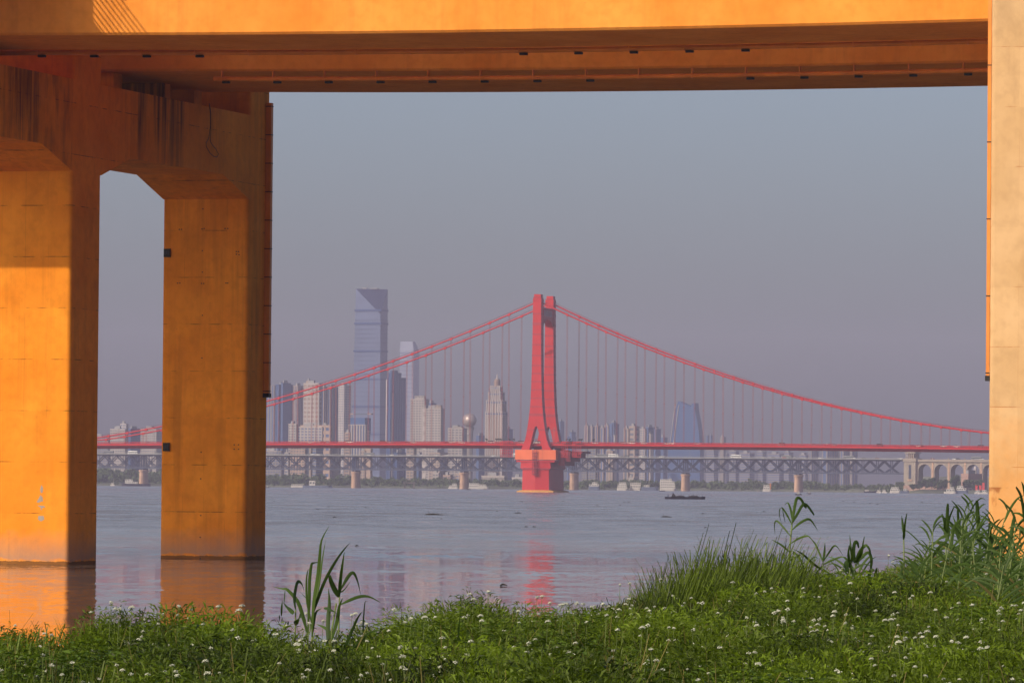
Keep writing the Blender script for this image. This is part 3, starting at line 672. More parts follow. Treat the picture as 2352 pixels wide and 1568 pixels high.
def block(root, x0, xm, x1, yt, Y, alpha, style, wall, frame, fl=3.4, bay=3.6, zb=2.5, roof=True):
    F, wd, dp, z = corners(x0, xm, x1, yt, Y, alpha); H = z - zb
    b = MB(); b.box(0, wd, 0, dp, zb, z, F); b.build('wall', M[wall], root)
    fm = MB(); e = .35
    def strips(u0, u1, face):
        nf = max(2, int(H / fl)); nb = max(1, int(round((u1 - u0) / bay)))
        if style in ('grid', 'band'):
            for i in range(nf + 1):
                z0 = zb + H * i / nf - .45 * fl * .62; z1 = z0 + fl * .55
                z0, z1 = max(z0, zb), min(z1, z)
                if face == 'f': fm.box(u0, u1, -e, -.01, z0, z1, F)
                else: fm.box(wd + .01, wd + e, u0, u1, z0, z1, F)
        if style in ('grid', 'vert'):
            for i in range(nb + 1):
                q = u0 + (u1 - u0) * i / nb; pw = bay * (.17 if style == 'grid' else .24)
                q0, q1 = max(u0, q - pw), min(u1, q + pw)
                if face == 'f': fm.box(q0, q1, -e - .15, -.012, zb, z, F)
                else: fm.box(wd + .012, wd + e + .15, q0, q1, zb, z, F)
    if style != 'none':
        strips(0, wd, 'f'); strips(0, dp, 's')
        tag(fm.build('facade_frame', M[frame], root), kind='stuff')
    if roof:
        b = MB(); b.box(-.4, wd + .4, -.4, dp + .4, z, z + .9, F); b.build('parapet', M[frame if style != 'none' else wall], root)
        b = MB(); b.box(wd * .25, wd * .62, dp * .2, dp * .7, z + .9, z + 4.6, F); b.build('roof_block', M['roof grey'], root)
    return F, wd, dp, z
def building(label, blocks, Y, alpha=25, cat='building', name='apartment_building', group=None, **kw):
    x0, xm, x1, yt = blocks[0][:4]; P = at(x0, yt, Y); root = thing(name, (P.x, P.y, 0), label, cat, group)
    for bl in blocks:
        a = dict(zip(('style', 'wall', 'frame', 'fl', 'bay', 'zb', 'roof'), bl[4:])); k = dict(kw); k.update(a)
        block(root, *bl[:4], Y + k.pop('dY', 0), math.radians(k.pop('alpha', alpha)), **k)
    return root
G = dict(style='grid', wall='window dark', frame='beige wall')
# --- far left, between the two ochre columns
building('pale apartment slab with gridded windows behind the left cable between the ochre columns, left one', [(253.6, 287, 290, 986, 'grid', 'window dark', 'pale wall')], 7600)
building('taller white apartment stack rising through the left cable between the ochre columns', [(276.5, 289.5, 294, 974, 'grid', 'hazy slate wall', 'white wall')], 7800)
building('blue grey shaded apartment block between two pale slabs at far left', [(294, 300, 324, 985.5, 'band', 'hazy dark glass', 'hazy slate wall')], 7900)
building('pale gridded apartment slab ending against the second ochre column', [(323.5, 359, 372, 986, 'grid', 'window dark', 'pale wall')], 7600)
building('low hazy apartment row just right of the first ochre column', [(206, 248, 253, 1003, 'grid', 'hazy slate wall', 'grey wall')], 8600)
building('small white riverside house cluster under the truss at far left', [(325, 343, 347, 1078, 'grid', 'window dark', 'white wall'), (331, 337, 340, 1070, 'none', 'white wall', 'white wall')], 6900, name='house')
# --- tall dark blue cluster beside column two
building('hazy blue grey tower slab half hidden by the second ochre column', [(598, 630, 636, 886, 'vert', 'hazy slate wall', 'grey wall', 3.4, 5)], 8600, 35)
building('blue grey slab tower with a jagged roof next to the second ochre column', [(634, 640, 673, 884, 'vert', 'hazy dark glass', 'hazy slate wall', 3.4, 6), (645, 650, 668, 880.5, 'none', 'hazy slate wall', 'hazy slate wall')], 8400, 42)
building('narrow pale fronted tower with a long blue shaded flank', [(674, 684, 698, 887, 'vert', 'hazy dark glass', 'beige wall', 3.4, 3)], 8200, 40)
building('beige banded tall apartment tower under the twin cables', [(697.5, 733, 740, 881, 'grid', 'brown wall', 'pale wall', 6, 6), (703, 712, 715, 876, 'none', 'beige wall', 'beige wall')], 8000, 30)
building('slender pale edged tower directly right of the beige banded tower', [(739.5, 744, 753, 889, 'vert', 'hazy dark glass', 'beige wall', 3.4, 4)], 8100, 42)
building('wide blue shaded tower with one pale left edge', [(753, 759, 778, 890, 'vert', 'hazy dark glass', 'grey wall', 3.4, 6)], 8000, 42)
building('tower with a white balcony column and blue flank left of the tallest skyscraper', [(778, 790.5, 806, 886, 'grid', 'hazy slate wall', 'white wall', 3.3, 4)], 7900, 40)
building('broad cream mid rise complex with gridded balconies above the red deck', [(663, 680, 684, 974.5, 'grid', 'window dark', 'pale wall'), (683, 740, 745, 981, 'grid', 'hazy slate wall', 'pale wall', 3.6, 5), (738, 755, 760, 979, 'grid', 'window dark', 'beige wall'), (690, 758, 759.5, 977.5, 'grid', 'hazy slate wall', 'peach wall', 8, 7)], 7300)
# rooftop sign by column two
F_, w_, d_, z_ = corners(611, 641, 643, 1019, 7500, math.radians(20))
building('low grey flat roofed block carrying a white sign beside the second ochre column', [(604, 646, 650, 1036, 'grid', 'hazy slate wall', 'grey wall')], 7520, 20)
sg = thing('rooftop_sign', F_(0, 0, 49), 'white rooftop sign frame with a curved emblem beside the second ochre column', 'sign')
b = MB(); b.box(2, 15, 0, .5, 54, 54.8, F_); b.box(2, 15, 0, .5, 46, 46.7, F_); b.box(14.4, 15, 0, .5, 46, 54, F_); b.box(2, 2.6, 0, .5, 46, 54, F_)
for q in (4, 8, 12): b.box(q, q + .5, .6, 1.2, 42, 46, F_)
b.build('sign_frame', M['white wall'], sg)
b = MB(); b.tube([F_(8.5 + 3.9 * math.cos(q), -.2, 50.3 + 2.4 * math.sin(q)) for q in np.linspace(.5, 5.8, 16)], .55, 5); b.box(8, 12, -.3, .1, 50, 50.8, F_); b.build('emblem', M['white wall'], sg)
building('cream riverside apartment tower with window columns below the truss', [(667, 700, 702, 1027, 'grid', 'window dark', 'peach wall', 3.2, 4), (700, 714, 716, 1028, 'vert', 'window dark', 'beige wall', 3.2, 8), (654, 662, 665, 1040, 'grid', 'hazy slate wall', 'pale wall')], 7050, 15)
building('grey slab block showing under the red deck right of the cream riverside tower', [(716, 726, 742, 1029, 'band', 'hazy slate wall', 'grey wall')], 7200, 30)
building('pale grey block under the deck left of the stepped cream tower', [(760, 778, 783, 1030, 'none', 'grey wall', 'grey wall'), (738, 752, 757, 1060, 'grid', 'window dark', 'beige wall')], 7300)
# stepped cream tower
building('stepped cream tower with a banded crown in front of the tallest skyscraper',
         [(792, 803.6, 806, 994, 'grid', 'window dark', 'peach wall', 4, 5), (804, 831, 846, 995, 'band', 'hazy dark glass', 'pale wall', 5), (822, 845.5, 848, 990, 'grid', 'window dark', 'pale wall', 4, 5),
          (801, 839, 844, 976, 'vert', 'hazy dark glass', 'pale wall', 4, 4), (805, 838, 852, 959, 'none', 'hazy blue glass', 'hazy blue glass', 4, 4, 70, False), (804.3, 852, 854, 949, 'vert', 'window dark', 'peach wall', 4, 20, 95.0, False)], 7400, 22, name='stepped_tower', cat='tower')
building('narrow cream block with a ledge roof beneath the red deck', [(829, 838, 841, 1036, 'grid', 'window dark', 'beige wall'), (837, 851, 853, 1031, 'band', 'beige wall', 'peach wall', 6)], 7000, name='office_building')
# tallest skyscraper
Yk = 9500.0
sk = thing('skyscraper', at(808, 1100, Yk), 'tallest pale blue skyscraper with dark belts and a sloped triangular top facet', 'skyscraper'); sk.location.z = 0
FK = Frame((at(807, 1000, Yk).x, Yk, 0), math.radians(20))
def upx(x, y, F, t): 
    u = ray(x, y).x; o = F(0, t, 0); return (u * o.y - o.x) / (F.a.x - u * F.a.y)
zt = at(816, 663, Yk).z; zr = at(873, 722, Yk).z
sL0, sR0 = upx(807, 1000, FK, 0), upx(872.5, 1000, FK, 0); sL1, sR1 = upx(817, 668, FK, 0), upx(873.5, 722, FK, 0)
depth = 33.0
bl, br = FK(sL0, 0, 0), FK(sR0, 0, 0); bbr, bbl = FK(sR0, depth, 0), FK(sL0, depth, 0)
tl, R_ = FK(sL1, 1, zt), FK(sR1 + .2, 0, zr); BRt, BLt = FK(sR1 + .2, depth, zt), FK(sL1, depth, zt)
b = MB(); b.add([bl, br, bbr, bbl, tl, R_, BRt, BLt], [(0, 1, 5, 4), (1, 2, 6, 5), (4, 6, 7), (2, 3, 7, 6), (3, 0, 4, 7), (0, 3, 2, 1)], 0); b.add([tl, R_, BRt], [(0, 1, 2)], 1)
b.build('glass_wall', [M['pale glass'], M['shaded facet glass']], sk)  # facet's shaded look put into a darker copy of the glass
for y in (713, 743, 806.5, 871, 934, 997):
    z = at(840, y, Yk).z; f_ = z / zt; sl = sL0 + (sL1 - sL0) * max(0, f_ - .25) / .75
    b = MB(); b.box(sl - .8, sR0 + .8, -.9, depth + .2, z - 1.6, z + 1.6, FK); b.build('belt', M['hazy dark glass'], sk)
b = MB()
for z in np.arange(8, zr - 4, 7.5):
    sl = sL0 + (sL1 - sL0) * max(0, z / zt - .25) / .75; b.box(sl + .3, sR0, -.35, -.02, z, z + 1.1, FK); b.box(sR0 + .25, sR0 + .6, 0, depth, z, z + .8, FK)
fac('floor band', (.07, .1, .18), .6); tag(b.build('floor_line', M['floor band'], sk), kind='stuff')
b = MB(); b.bar(FK(22, 14, zt), FK(22, 14, zt + 9), .5); b.box(12, 20, 12, 20, zt, zt + 2, FK); b.box(26, 38, 16, 24, zt, zt + 1.5, FK); b.build('roof_mast', M['roof grey'], sk)
# second, fainter skyscraper
Y2 = 11800.0; F2 = Frame((at(917.5, 900, Y2).x, Y2, 0), math.radians(20)); z2 = at(930, 784, Y2).z; z2b = at(960, 806, Y2).z
s2 = thing('skyscraper', F2(0, 0, 0), 'fainter second skyscraper with a cut right shoulder, farther off in haze', 'skyscraper')
e1, e2 = upx(949, 900, F2, 0), upx(950, 850, F2, 0); b = MB()
b.loft([[F2(0, 0, 0), F2(e1, 0, 0), F2(e1, 34, 0), F2(0, 34, 0)], [F2(0, 0, z2b), F2(e1, 0, z2b), F2(e1, 34, z2b), F2(0, 34, z2b)], [F2(0, 3, z2), F2(e1 - 3, 3, z2), F2(e1 - 3, 16, z2), F2(0, 16, z2)]]); b.build('glass_wall', M['silver glass'], s2)
b = MB()
for z in np.arange(60, z2b, 9): b.box(0, e1, -.4, -.02, z, z + 1.4, F2)
tag(b.build('floor_line', M['hazy slate wall'], s2), kind='stuff')
# dark stepped tower
building('dark blue stepped office tower with a blocky crown between the two skyscrapers',
         [(889, 897, 932, 868, 'vert', 'hazy dark glass', 'hazy slate wall', 4, 6), (892, 899, 921.5, 857, 'vert', 'hazy dark glass', 'hazy slate wall', 4, 6, 100), (896, 900, 913.7, 850.5, 'grid', 'hazy dark glass', 'hazy slate wall', 5, 6, 120, False)], 8300, 38, name='office_tower', cat='tower')
F_, w_, d_, z_ = corners(889, 897, 932, 868, 8300, math.radians(38)); dk = [o for o in bpy.data.objects if o.name.startswith('office_tower')][-1]
b = MB(); b.box(-.8, .8, -1.2, -.6, 60, z_ - 2, F_); b.build('lit_strip', M['white wall'], dk)  # sunlit edge strips of the tower, built as thin white boxes
b = MB(); b.box(w_ + .6, w_ + 1.2, 3, 5, 3, z_ - 22, F_); b.build('lit_strip', M['white wall'], dk)
# beige twin blocks
building('cream gridded twin apartment block, left taller half with a roof box', [(942.6, 974.5, 984, 917.5, 'grid', 'window dark', 'pale wall', 3.3, 4.2), (953, 974, 978, 909, 'grid', 'window dark', 'pale wall', 3, 4, 60, False)], 7500, 20)
building('cream gridded twin apartment block, right half with a pale stair spine', [(972, 1012.5, 1020.5, 939, 'grid', 'window dark', 'pale wall', 3.3, 4.2), (970.5, 979, 979.2, 939.5, 'grid', 'grey wall', 'white wall', 12, 5), (990, 1012, 1016, 930, 'grid', 'window dark', 'beige wall', 3, 4, 50, False)], 7350, 20)
building('grey blue block looking out between the twin cream apartments', [(984, 990, 1002, 927, 'band', 'hazy slate wall', 'hazy slate wall')], 7900, 35)
building('low cream gridded block left of the sphere tower', [(1029, 1062, 1072, 984, 'grid', 'window dark', 'pale wall', 3.4, 4.6), (1044, 1060, 1063, 978.5, 'none', 'grey wall', 'grey wall', 3, 4, 40, False)], 7450, 18)
building('cream block peeking below the red deck left of the twin apartments', [(934, 950, 953, 1021, 'grid', 'window dark', 'beige wall', 3.4, 4), (946, 951, 956, 1019, 'grid', 'window dark', 'yellow wall')], 7000, 18)
building('peach low houses on the slope behind the second stone pier', [(994, 1007, 1010, 1087, 'grid', 'window dark', 'pale wall'), (1018, 1034, 1038, 1092, 'grid', 'window dark', 'peach wall'), (1047, 1062, 1066, 1090, 'grid', 'hazy slate wall', 'beige wall')], 6800, name='house')
building('blue shaded long slab seen through the truss left of the second stone pier', [(905, 912, 932, 1040, 'vert', 'hazy dark glass', 'hazy slate wall'), (952, 962, 990, 1046, 'vert', 'hazy slate wall', 'hazy slate wall')], 7400, 40)
building('pale office slab between piers seen below the truss', [(986, 1010, 1028, 1040, 'grid', 'window dark', 'beige wall')], 7200, 25, name='office_building')
# sphere tower
Ys = 7700.0; c = at(1078.5, 965, Ys); rs = 16.4 / FPX * Ys
st = thing('sphere_tower', (c.x, c.y, 0), 'tower topped with one grey brown sphere left of the stepped brown tower', 'tower')
M['bronze'] = pmat('bronze cladding', (.3, .24, .22), .38, .06, .05, metal=.35)
b = MB(); b.ball(c, rs, 28, 18); b.build('sphere', M['bronze'], st, smooth=True)
def cyl(cx_, cy_, prof_, n=20): return [[Vector((cx_ + r * math.cos(2 * math.pi * i / n), cy_ + r * math.sin(2 * math.pi * i / n), z)) for i in range(n)] for z, r in prof_]
zs = c.z - rs * .93; b = MB(); b.loft(cyl(c.x, c.y, [(2, 4.6), (zs - 16, 4.6), (zs - 5, 5.2), (zs, 6.6)])); b.build('shaft', M['grey wall'], st)
b = MB(); q = at(1072, 996, Ys); b.box(q.x, q.x + 2.6, c.y - 5.4, c.y - 4.7, q.z - 1.4, q.z + 1.4); b.build('lamp_panel', M['white wall'], st)
# stepped brown tower with fins and spire
bw = thing('stepped_brown_tower', at(1115, 1000, 7600), 'stepped brown tower with white fins and a pointed spire left of the red tower', 'tower'); bw.location.z = 0
AB = math.radians(17)
for (x0, xm, x1, yt) in ((1115.3, 1153.7, 1164.5, 946), (1117.6, 1152.8, 1162.5, 920), (1122, 1149, 1158, 901), (1127, 1148, 1154, 887)):
    F_, w_, d_, z_ = corners(x0, xm, x1, yt, 7600, AB)
    b = MB(); b.box(0, w_, 0, d_, 2, z_, F_); b.build('wall', M['brown wall'], bw)
    for q in (0, .14, .28, .42, .62, .78, .92, 1):
        b = MB(); b.box(w_ * q - .45, w_ * q + .45, -.9, -.02, 2, z_ + 1.2, F_); b.build('fin', M['white wall'], bw)
    for q in (0.1, .35, .65, 1):
        b = MB(); b.box(w_ + .02, w_ + .8, d_ * q - .5, d_ * q + .3, 2, z_ + 1, F_); b.build('fin', M['pale wall'], bw)
    b = MB(); b.box(-.6, w_ + .6, -.6, d_ + .6, z_ - 3.2, z_ - 1.4, F_); b.build('ledge', M['hazy slate wall'], bw)
F_, w_, d_, z_ = corners(1133, 1145.5, 1151, 870, 7600, AB); z0_ = at(1140, 887, 7600).z
b = MB(); rr = [(w_ / 2 + w_ * .55 * math.cos(q), d_ / 2 + d_ * .5 * math.sin(q)) for q in np.arange(0, 6.28, math.pi / 6)]
b.loft([[F_(s, t, z0_ + .01) for s, t in rr], [F_(s, t, z_ - 3) for s, t in rr], [F_(w_ / 2 + (s - w_ / 2) * .75, d_ / 2 + (t - d_ / 2) * .75, z_) for s, t in rr]]); b.build('crown_drum', M['brown wall'], bw)
zs = at(1140, 857, 7600).z; b = MB(); b.loft([[F_(w_ / 2 + (s - w_ / 2) * .4, d_ / 2 + (t - d_ / 2) * .4, z_ + .01) for s, t in rr], [F_(w_ / 2 + (s - w_ / 2) * .04, d_ / 2 + (t - d_ / 2) * .04, zs) for s, t in rr]]); b.build('spire', M['white wall'], bw)
building('dark blue block behind the stepped brown tower', [(1160, 1165, 1178, 986, 'band', 'hazy dark glass', 'hazy slate wall'), (1094, 1100, 1117, 1001, 'band', 'hazy slate wall', 'hazy slate wall')], 8600, 35)
building('low domed exhibition hall with a sloped roof behind the white boat', [(1106, 1158, 1166, 1093, 'band', 'grey wall', 'pale wall', 6)], 6750, 15, name='exhibition_hall', cat='hall')
building('white low hall left of the red pier', [(1176, 1201, 1205, 1097, 'grid', 'grey wall', 'white wall', 4, 6)], 6700, 12, name='exhibition_hall', cat='hall')
# --- right of the red tower
building('faint blue tower peeping out right of the red tower leg', [(1283, 1287, 1296, 968, 'none', 'hazy slate wall', 'hazy slate wall')], 9800, 35)
building('faint square blue block right of the red tower', [(1308, 1313, 1322, 993, 'none', 'hazy slate wall', 'hazy slate wall'), (1303, 1306, 1324, 1003, 'none', 'hazy slate wall', 'hazy slate wall')], 9600, 35)
for i, (x0, xm, x1, yt, lab) in enumerate(((1343, 1350, 1354, 979, 'leftmost of the pale apartment towers grouped right of the red tower'), (1354.5, 1360, 1366, 981, 'second pale apartment tower from the left in the group right of the red tower'),
        (1367, 1373, 1378, 979, 'third pale apartment tower in the group right of the red tower'), (1378.5, 1386, 1389, 983, 'fourth pale apartment tower, a little lower, right of the red tower'), (1389, 1397, 1401, 978, 'last pale apartment tower in the group, beside a blue block'))):
    building(lab, [(x0, xm, x1, yt, 'vert', 'hazy slate wall', 'beige wall', 3.4, 6)], 8800 + 40 * i, 32, group='apartment towers right of the red tower')
building('hazy blue block with a stepped roof right of the pale apartment towers', [(1400, 1406, 1422, 974, 'band', 'hazy slate wall', 'hazy slate wall', 6), (1405, 1410, 1418, 971.5, 'none', 'hazy slate wall', 'hazy slate wall'), (1405, 1412, 1414, 1000, 'none', 'pale wall', 'pale wall')], 8900, 35)
building('narrow cream apartment tower with a vertical slot', [(1433, 1443, 1446, 985, 'vert', 'window dark', 'beige wall', 3.4, 7)], 8000, 25)
building('cream apartment tower with a dark blue flank and square roof', [(1445.4, 1458, 1468.5, 979.6, 'grid', 'window dark', 'beige wall', 7, 9)], 8000, 35)
building('pale fine gridded tower right of the cream apartment tower', [(1470, 1481.6, 1485, 986.5, 'grid', 'hazy slate wall', 'pale wall', 3.2, 4)], 8100, 25)
building('wide blue shaded block with a light inset left of the curved glass tower', [(1484, 1489, 1504.5, 982, 'band', 'hazy dark glass', 'hazy slate wall'), (1488, 1494, 1498, 997, 'vert', 'grey wall', 'pale wall'), (1502, 1506, 1518, 986, 'none', 'hazy slate wall', 'hazy slate wall')], 8700, 38)
building('low far block under the left foot of the curved glass tower', [(1515, 1524, 1533, 1005, 'band', 'hazy slate wall', 'hazy slate wall')], 9300, 30)
# curved glass tower
Yc = 9000.0; FCv = Frame((at(1572, 1000, Yc).x, Yc, 0), math.radians(14)); zz = lambda y: at(1572, y, Yc).z
cv = thing('curved_tower', FCv(0, 0, 0), 'hazy blue glass tower with curved flanks and a notched slanting top', 'tower')
sx_ = lambda x, y: upx(x, y, FCv, 0)
pf_ = [(1534, 1030), (1537.5, 1012), (1543, 975), (1549, 948), (1557.5, 921), (1563, 923), (1577, 929.5), (1587, 933.5), (1589, 926), (1595.5, 925), (1597, 945), (1602, 970), (1606, 1000), (1608, 1030)]
poly = [(sx_(1534, 1030), 2.0)] + [(sx_(x, y), zz(y)) for x, y in pf_] + [(sx_(1608, 1030), 2.0)]
b = MB(); b.prism(poly, 0, 30, lambda s, z, t: FCv(s, t, z)); b.build('glass_wall', M['hazy blue glass'], cv)
b = MB()
for z in np.arange(10, zz(935), 6.5):
    lo = np.interp(z, [p[1] for p in poly[1:6]], [p[0] for p in poly[1:6]]); hi = np.interp(z, [p[1] for p in reversed(poly[10:15])], [p[0] for p in reversed(poly[10:15])])
    b.box(lo + .6, hi - .6, -.4, -.02, z, z + 1.2, FCv)
tag(b.build('floor_line', M['hazy slate wall'], cv), kind='stuff')
for x in (1549, 1557):
    b = MB(); b.tube([FCv(sx_(x, y) + q, -.5, zz(y)) for y, q in ((1030, -8), (990, -4), (955, -1), (930, 2))], .7, 4); b.build('lit_edge', M['pale wall'], cv)  # pale tubes stand in for the sunlit strips on the left flank
building('pair of small faint blue towers right of the curved glass tower', [(1622.5, 1625, 1629, 1001, 'none', 'hazy slate wall', 'hazy slate wall'), (1631, 1633, 1637, 1001, 'none', 'hazy slate wall', 'hazy slate wall')], 10500, 35)
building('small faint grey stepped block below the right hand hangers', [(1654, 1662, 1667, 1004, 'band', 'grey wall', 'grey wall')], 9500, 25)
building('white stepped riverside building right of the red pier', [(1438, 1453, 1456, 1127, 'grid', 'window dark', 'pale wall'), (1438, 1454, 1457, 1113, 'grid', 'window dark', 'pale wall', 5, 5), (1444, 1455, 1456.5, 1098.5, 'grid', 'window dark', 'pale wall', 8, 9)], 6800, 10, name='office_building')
building('pale row of flats low at the water right of the red pier', [(1337, 1348, 1352, 1030, 'grid', 'hazy slate wall', 'grey wall'), (1348, 1368, 1372, 1032, 'grid', 'hazy slate wall', 'grey wall')], 7600, 20)
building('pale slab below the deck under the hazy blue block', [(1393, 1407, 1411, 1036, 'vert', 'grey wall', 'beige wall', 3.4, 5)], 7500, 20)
building('small white pavilion with pillars on the bank left of the cruise ship', [(1531, 1549, 1551, 1107, 'vert', 'hazy slate wall', 'white wall', 4, 4)], 6800, 12, name='pavilion')
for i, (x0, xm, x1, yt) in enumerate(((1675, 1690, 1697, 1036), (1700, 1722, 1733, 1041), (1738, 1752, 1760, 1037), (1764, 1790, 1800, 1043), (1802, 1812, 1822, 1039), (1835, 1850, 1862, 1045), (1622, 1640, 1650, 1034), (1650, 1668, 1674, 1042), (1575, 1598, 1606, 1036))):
    building('faint blue grey block low in the haze behind the truss right of the curved tower', [(x0, xm, x1, yt, 'band', 'hazy slate wall', 'grey wall', 4)], 9300 + 130 * i, 28, group='faint blocks in the haze right of the curved tower')
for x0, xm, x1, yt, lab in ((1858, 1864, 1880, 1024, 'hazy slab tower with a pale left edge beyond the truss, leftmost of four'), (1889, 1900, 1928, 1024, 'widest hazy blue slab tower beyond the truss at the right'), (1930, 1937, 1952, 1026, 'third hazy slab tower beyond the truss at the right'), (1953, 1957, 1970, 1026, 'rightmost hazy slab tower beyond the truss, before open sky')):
    building(lab, [(x0, xm, x1, yt, 'vert', 'hazy slate wall', 'grey wall', 3.4, 7)], 9200, 38)
# right bank behind the arches
building('pink brick hall behind the arched viaduct near the cream pier', [(2208, 2224, 2256, 1089, 'band', 'pink wall', 'pink wall', 9)], 5975, 35, name='brick_hall', cat='hall')
mo = thing('monument', at(2240, 1080, 6500), 'white round column monument seen through the last arch', 'monument'); mo.location.z = 0
q = at(2240, 1088, 6500); b = MB(); b.loft(cyl(q.x, q.y, [(2, 3), (q.z, 3), (q.z + .1, 2), (at(2240, 1074, 6500).z, 1.7), (at(2240, 1070, 6500).z, .6)])); b.build('column_shaft', M['white wall'], mo)
building('white riverside building with red signs beside the cream pier', [(2215, 2243, 2248, 1114, 'grid', 'window dark', 'white wall', 3, 4)], 5900, 15, name='ferry_office')
b_ = MB(); M['sign red'] = pmat('red sign paint', (.5, .05, .04), .6)
fo = [o for o in bpy.data.objects if o.name.startswith('ferry_office')][-1]
for x in (2240, 2249, 2256):
    q = at(x, 1122, 5880); b = MB(); b.box(q.x, q.x + 2.4, q.y, q.y + .5, 1.5, at(x, 1108 + (x % 3) * 3, 5880).z); b.build('red_sign', M['sign red'], fo)
F_ = Frame((at(2076, 1120, 5900).x, 5905, 0), math.radians(5)); rw = thing('retaining_wall', F_(0, 0, 0), 'brown stone retaining wall along the waterside under the bridgehead tower', 'wall')
b = MB(); L = 46.0; b.prism([(0, 0), (6, 0), (6, 8.2), (3.5, 8.2)], 0, L, lambda t, z, s: F_(s, t, z)); b.build('wall_face', M['revetment'], rw)
b = MB(); b.box(2, L + 4, -3, -.01, -.5, 1.6, F_); b.build('footing', M['stone_pale'], rw)
# hazy ridge line behind the arches
mb = MB(); F_ = Frame((at(2108, 1100, 8000).x, 8000, 0), math.radians(8)); mb.prism([(0, 3), (60, 3), (48, 20), (10, 22)], 0, 140, lambda t, z, s: F_(s, t, z)); tag(mb.build('hills', M['far_land']), kind='structure')
# ================================================================== far trees
def leaf_mat(name, c, trans=.25, var=.35):
    t = NT(name); b = t.b; b.inputs['Roughness'].default_value = .55; b.inputs['Specular IOR Level'].default_value = .25
    n = t.noise(.9 if 'tree' not in name else .12, 3, t.coords((1, 1, 1), 'Object'))
    if name in ('weed leaf', 'grass leaf'):
        gp = t.node('ShaderNodeNewGeometry'); wn = t.noise(.55, 3, gp.outputs['Position']); n = t.math('ADD', t.math('MULTIPLY', n, .35), t.math('MULTIPLY', t.math('ADD', t.math('MULTIPLY', t.math('SUBTRACT', wn, .5), 1.8), .5), .65))
    oi = t.node('ShaderNodeObjectInfo'); f = t.math('ADD', t.math('MULTIPLY', n, .75), t.math('MULTIPLY', oi.outputs['Random'], .25))
    col = t.ramp(f, [(.3, tuple(x * (1 - var) for x in c)), (.72, (c[0] * (1 + var * 1.3), c[1] * (1 + var), c[2] * (1 + var * .2)))])
    t.link(col, b.inputs['Base Color'])
    tr = t.node('ShaderNodeBsdfTranslucent'); t.link(t.mix(1.0, col, (1.5, 1.5, .6), 'MULTIPLY'), tr.inputs[0])
    mx = t.node('ShaderNodeMixShader'); mx.inputs[0].default_value = trans
    out = t.n['Material Output']; t.link(b.outputs[0], mx.inputs[1]); t.link(tr.outputs[0], mx.inputs[2]); t.link(mx.outputs[0], out.inputs[0]); return t.m
M['tree leaf'] = leaf_mat('tree leaf', (.055, .085, .04), .15)
M['bark'] = pmat('bark', (.09, .07, .05), .9)
def clump_tris(c, r, n, rz, size, seed):
    g = np.random.default_rng(seed); d = g.normal(size=(n, 3)); d /= np.linalg.norm(d, axis=1)[:, None]
    rad = r * (.55 + .45 * g.random(n))[:, None]; p = np.array(c) + d * rad * np.array([1, 1, rz]); 
    u = g.normal(size=(n, 3)); u /= np.linalg.norm(u, axis=1)[:, None]; v = np.cross(u, g.normal(size=(n, 3))); v /= np.linalg.norm(v, axis=1)[:, None]
    s = size * (.6 + .8 * g.random(n))[:, None]
    V = np.stack([p + u * s, p - u * s * .5 + v * s * .8, p - u * s * .5 - v * s * .8], 1).reshape(-1, 3)
    return V
def tri_object(name, V, mat, parent=None, base=(0, 0, 0)):
    V = np.asarray(V) - np.array(base); n = len(V) // 3; me = bpy.data.meshes.new(name)
    me.from_pydata(V.tolist(), [], np.arange(n * 3).reshape(-1, 3).tolist()); me.materials.append(mat)
    o = bpy.data.objects.new(name, me); C.objects.link(o); o.parent = parent; return o
# woods along the far shore: one mass
Vs = []; r = random.Random(5); k = 0
for x in np.arange(190, 2095, 3.3):
    if 2070 < x: hmax = 5
    Y = float(shore(x)) + r.uniform(18, 90); u = ray(x + r.uniform(-2, 2), 1112).x
    h = r.uniform(5, 10) * (1.5 if x < 380 else 1.25 if x < 800 else 1.0)
    if x < 380 and r.random() < .6: Y += r.uniform(40, 160); h *= r.uniform(1.0, 1.55)
    if x > 1900: h *= .7
    for q in range(3):
        rad = h * r.uniform(.28, .42); Vs.append(clump_tris((u * Y + r.uniform(-4, 4), Y + r.uniform(-4, 4), 3 + h * r.uniform(.3, .75)), rad, 34, .95, rad * .42, k)); k += 1
    Vs.append(clump_tris((u * Y, Y - 8, 2.5), 3.2, 16, .8, 1.6, k)); k += 1
tag(tri_object('woods', np.concatenate(Vs), M['tree leaf']), kind='stuff')
def far_tree(x, ytop, ybase, Y, wpx, label, seed):
    b0 = at(x, ybase, Y); h = at(x, ytop, Y).z - b0.z; wd = wpx / FPX * Y; b0.z = max(2.0, b0.z)
    root = thing('tree', b0, label, 'tree', 'trees below the arched viaduct')
    b = MB(); b.tube([b0 + Vector((0, 0, -1)), b0 + Vector((.2, 0, h * .35)), b0 + Vector((-.1, .2, h * .75))], [.5, .38, .12], 6)
    for q in range(4): b.tube([b0 + Vector((0, 0, h * (.25 + .1 * q))), b0 + Vector((wd * .28 * math.cos(q * 1.7), wd * .28 * math.sin(q * 1.7), h * (.5 + .1 * q)))], [.22, .07], 5)
    b.build('trunk', M['bark'], root); g = random.Random(seed); V = []
    for q in range(20):
        an = g.uniform(0, 6.28); rr = wd * .42 * math.sqrt(g.random()); zc = h * g.uniform(.16, .9); rr *= 1.15 - .75 * abs(zc / h - .5) ** 1.2
        V.append(clump_tris((b0.x + rr * math.cos(an), b0.y + rr * math.sin(an), b0.z + zc), wd * g.uniform(.16, .24), 90, .9, wd * .075, seed * 50 + q))
    tri_object('crown', np.concatenate(V), M['tree leaf'], root, b0)
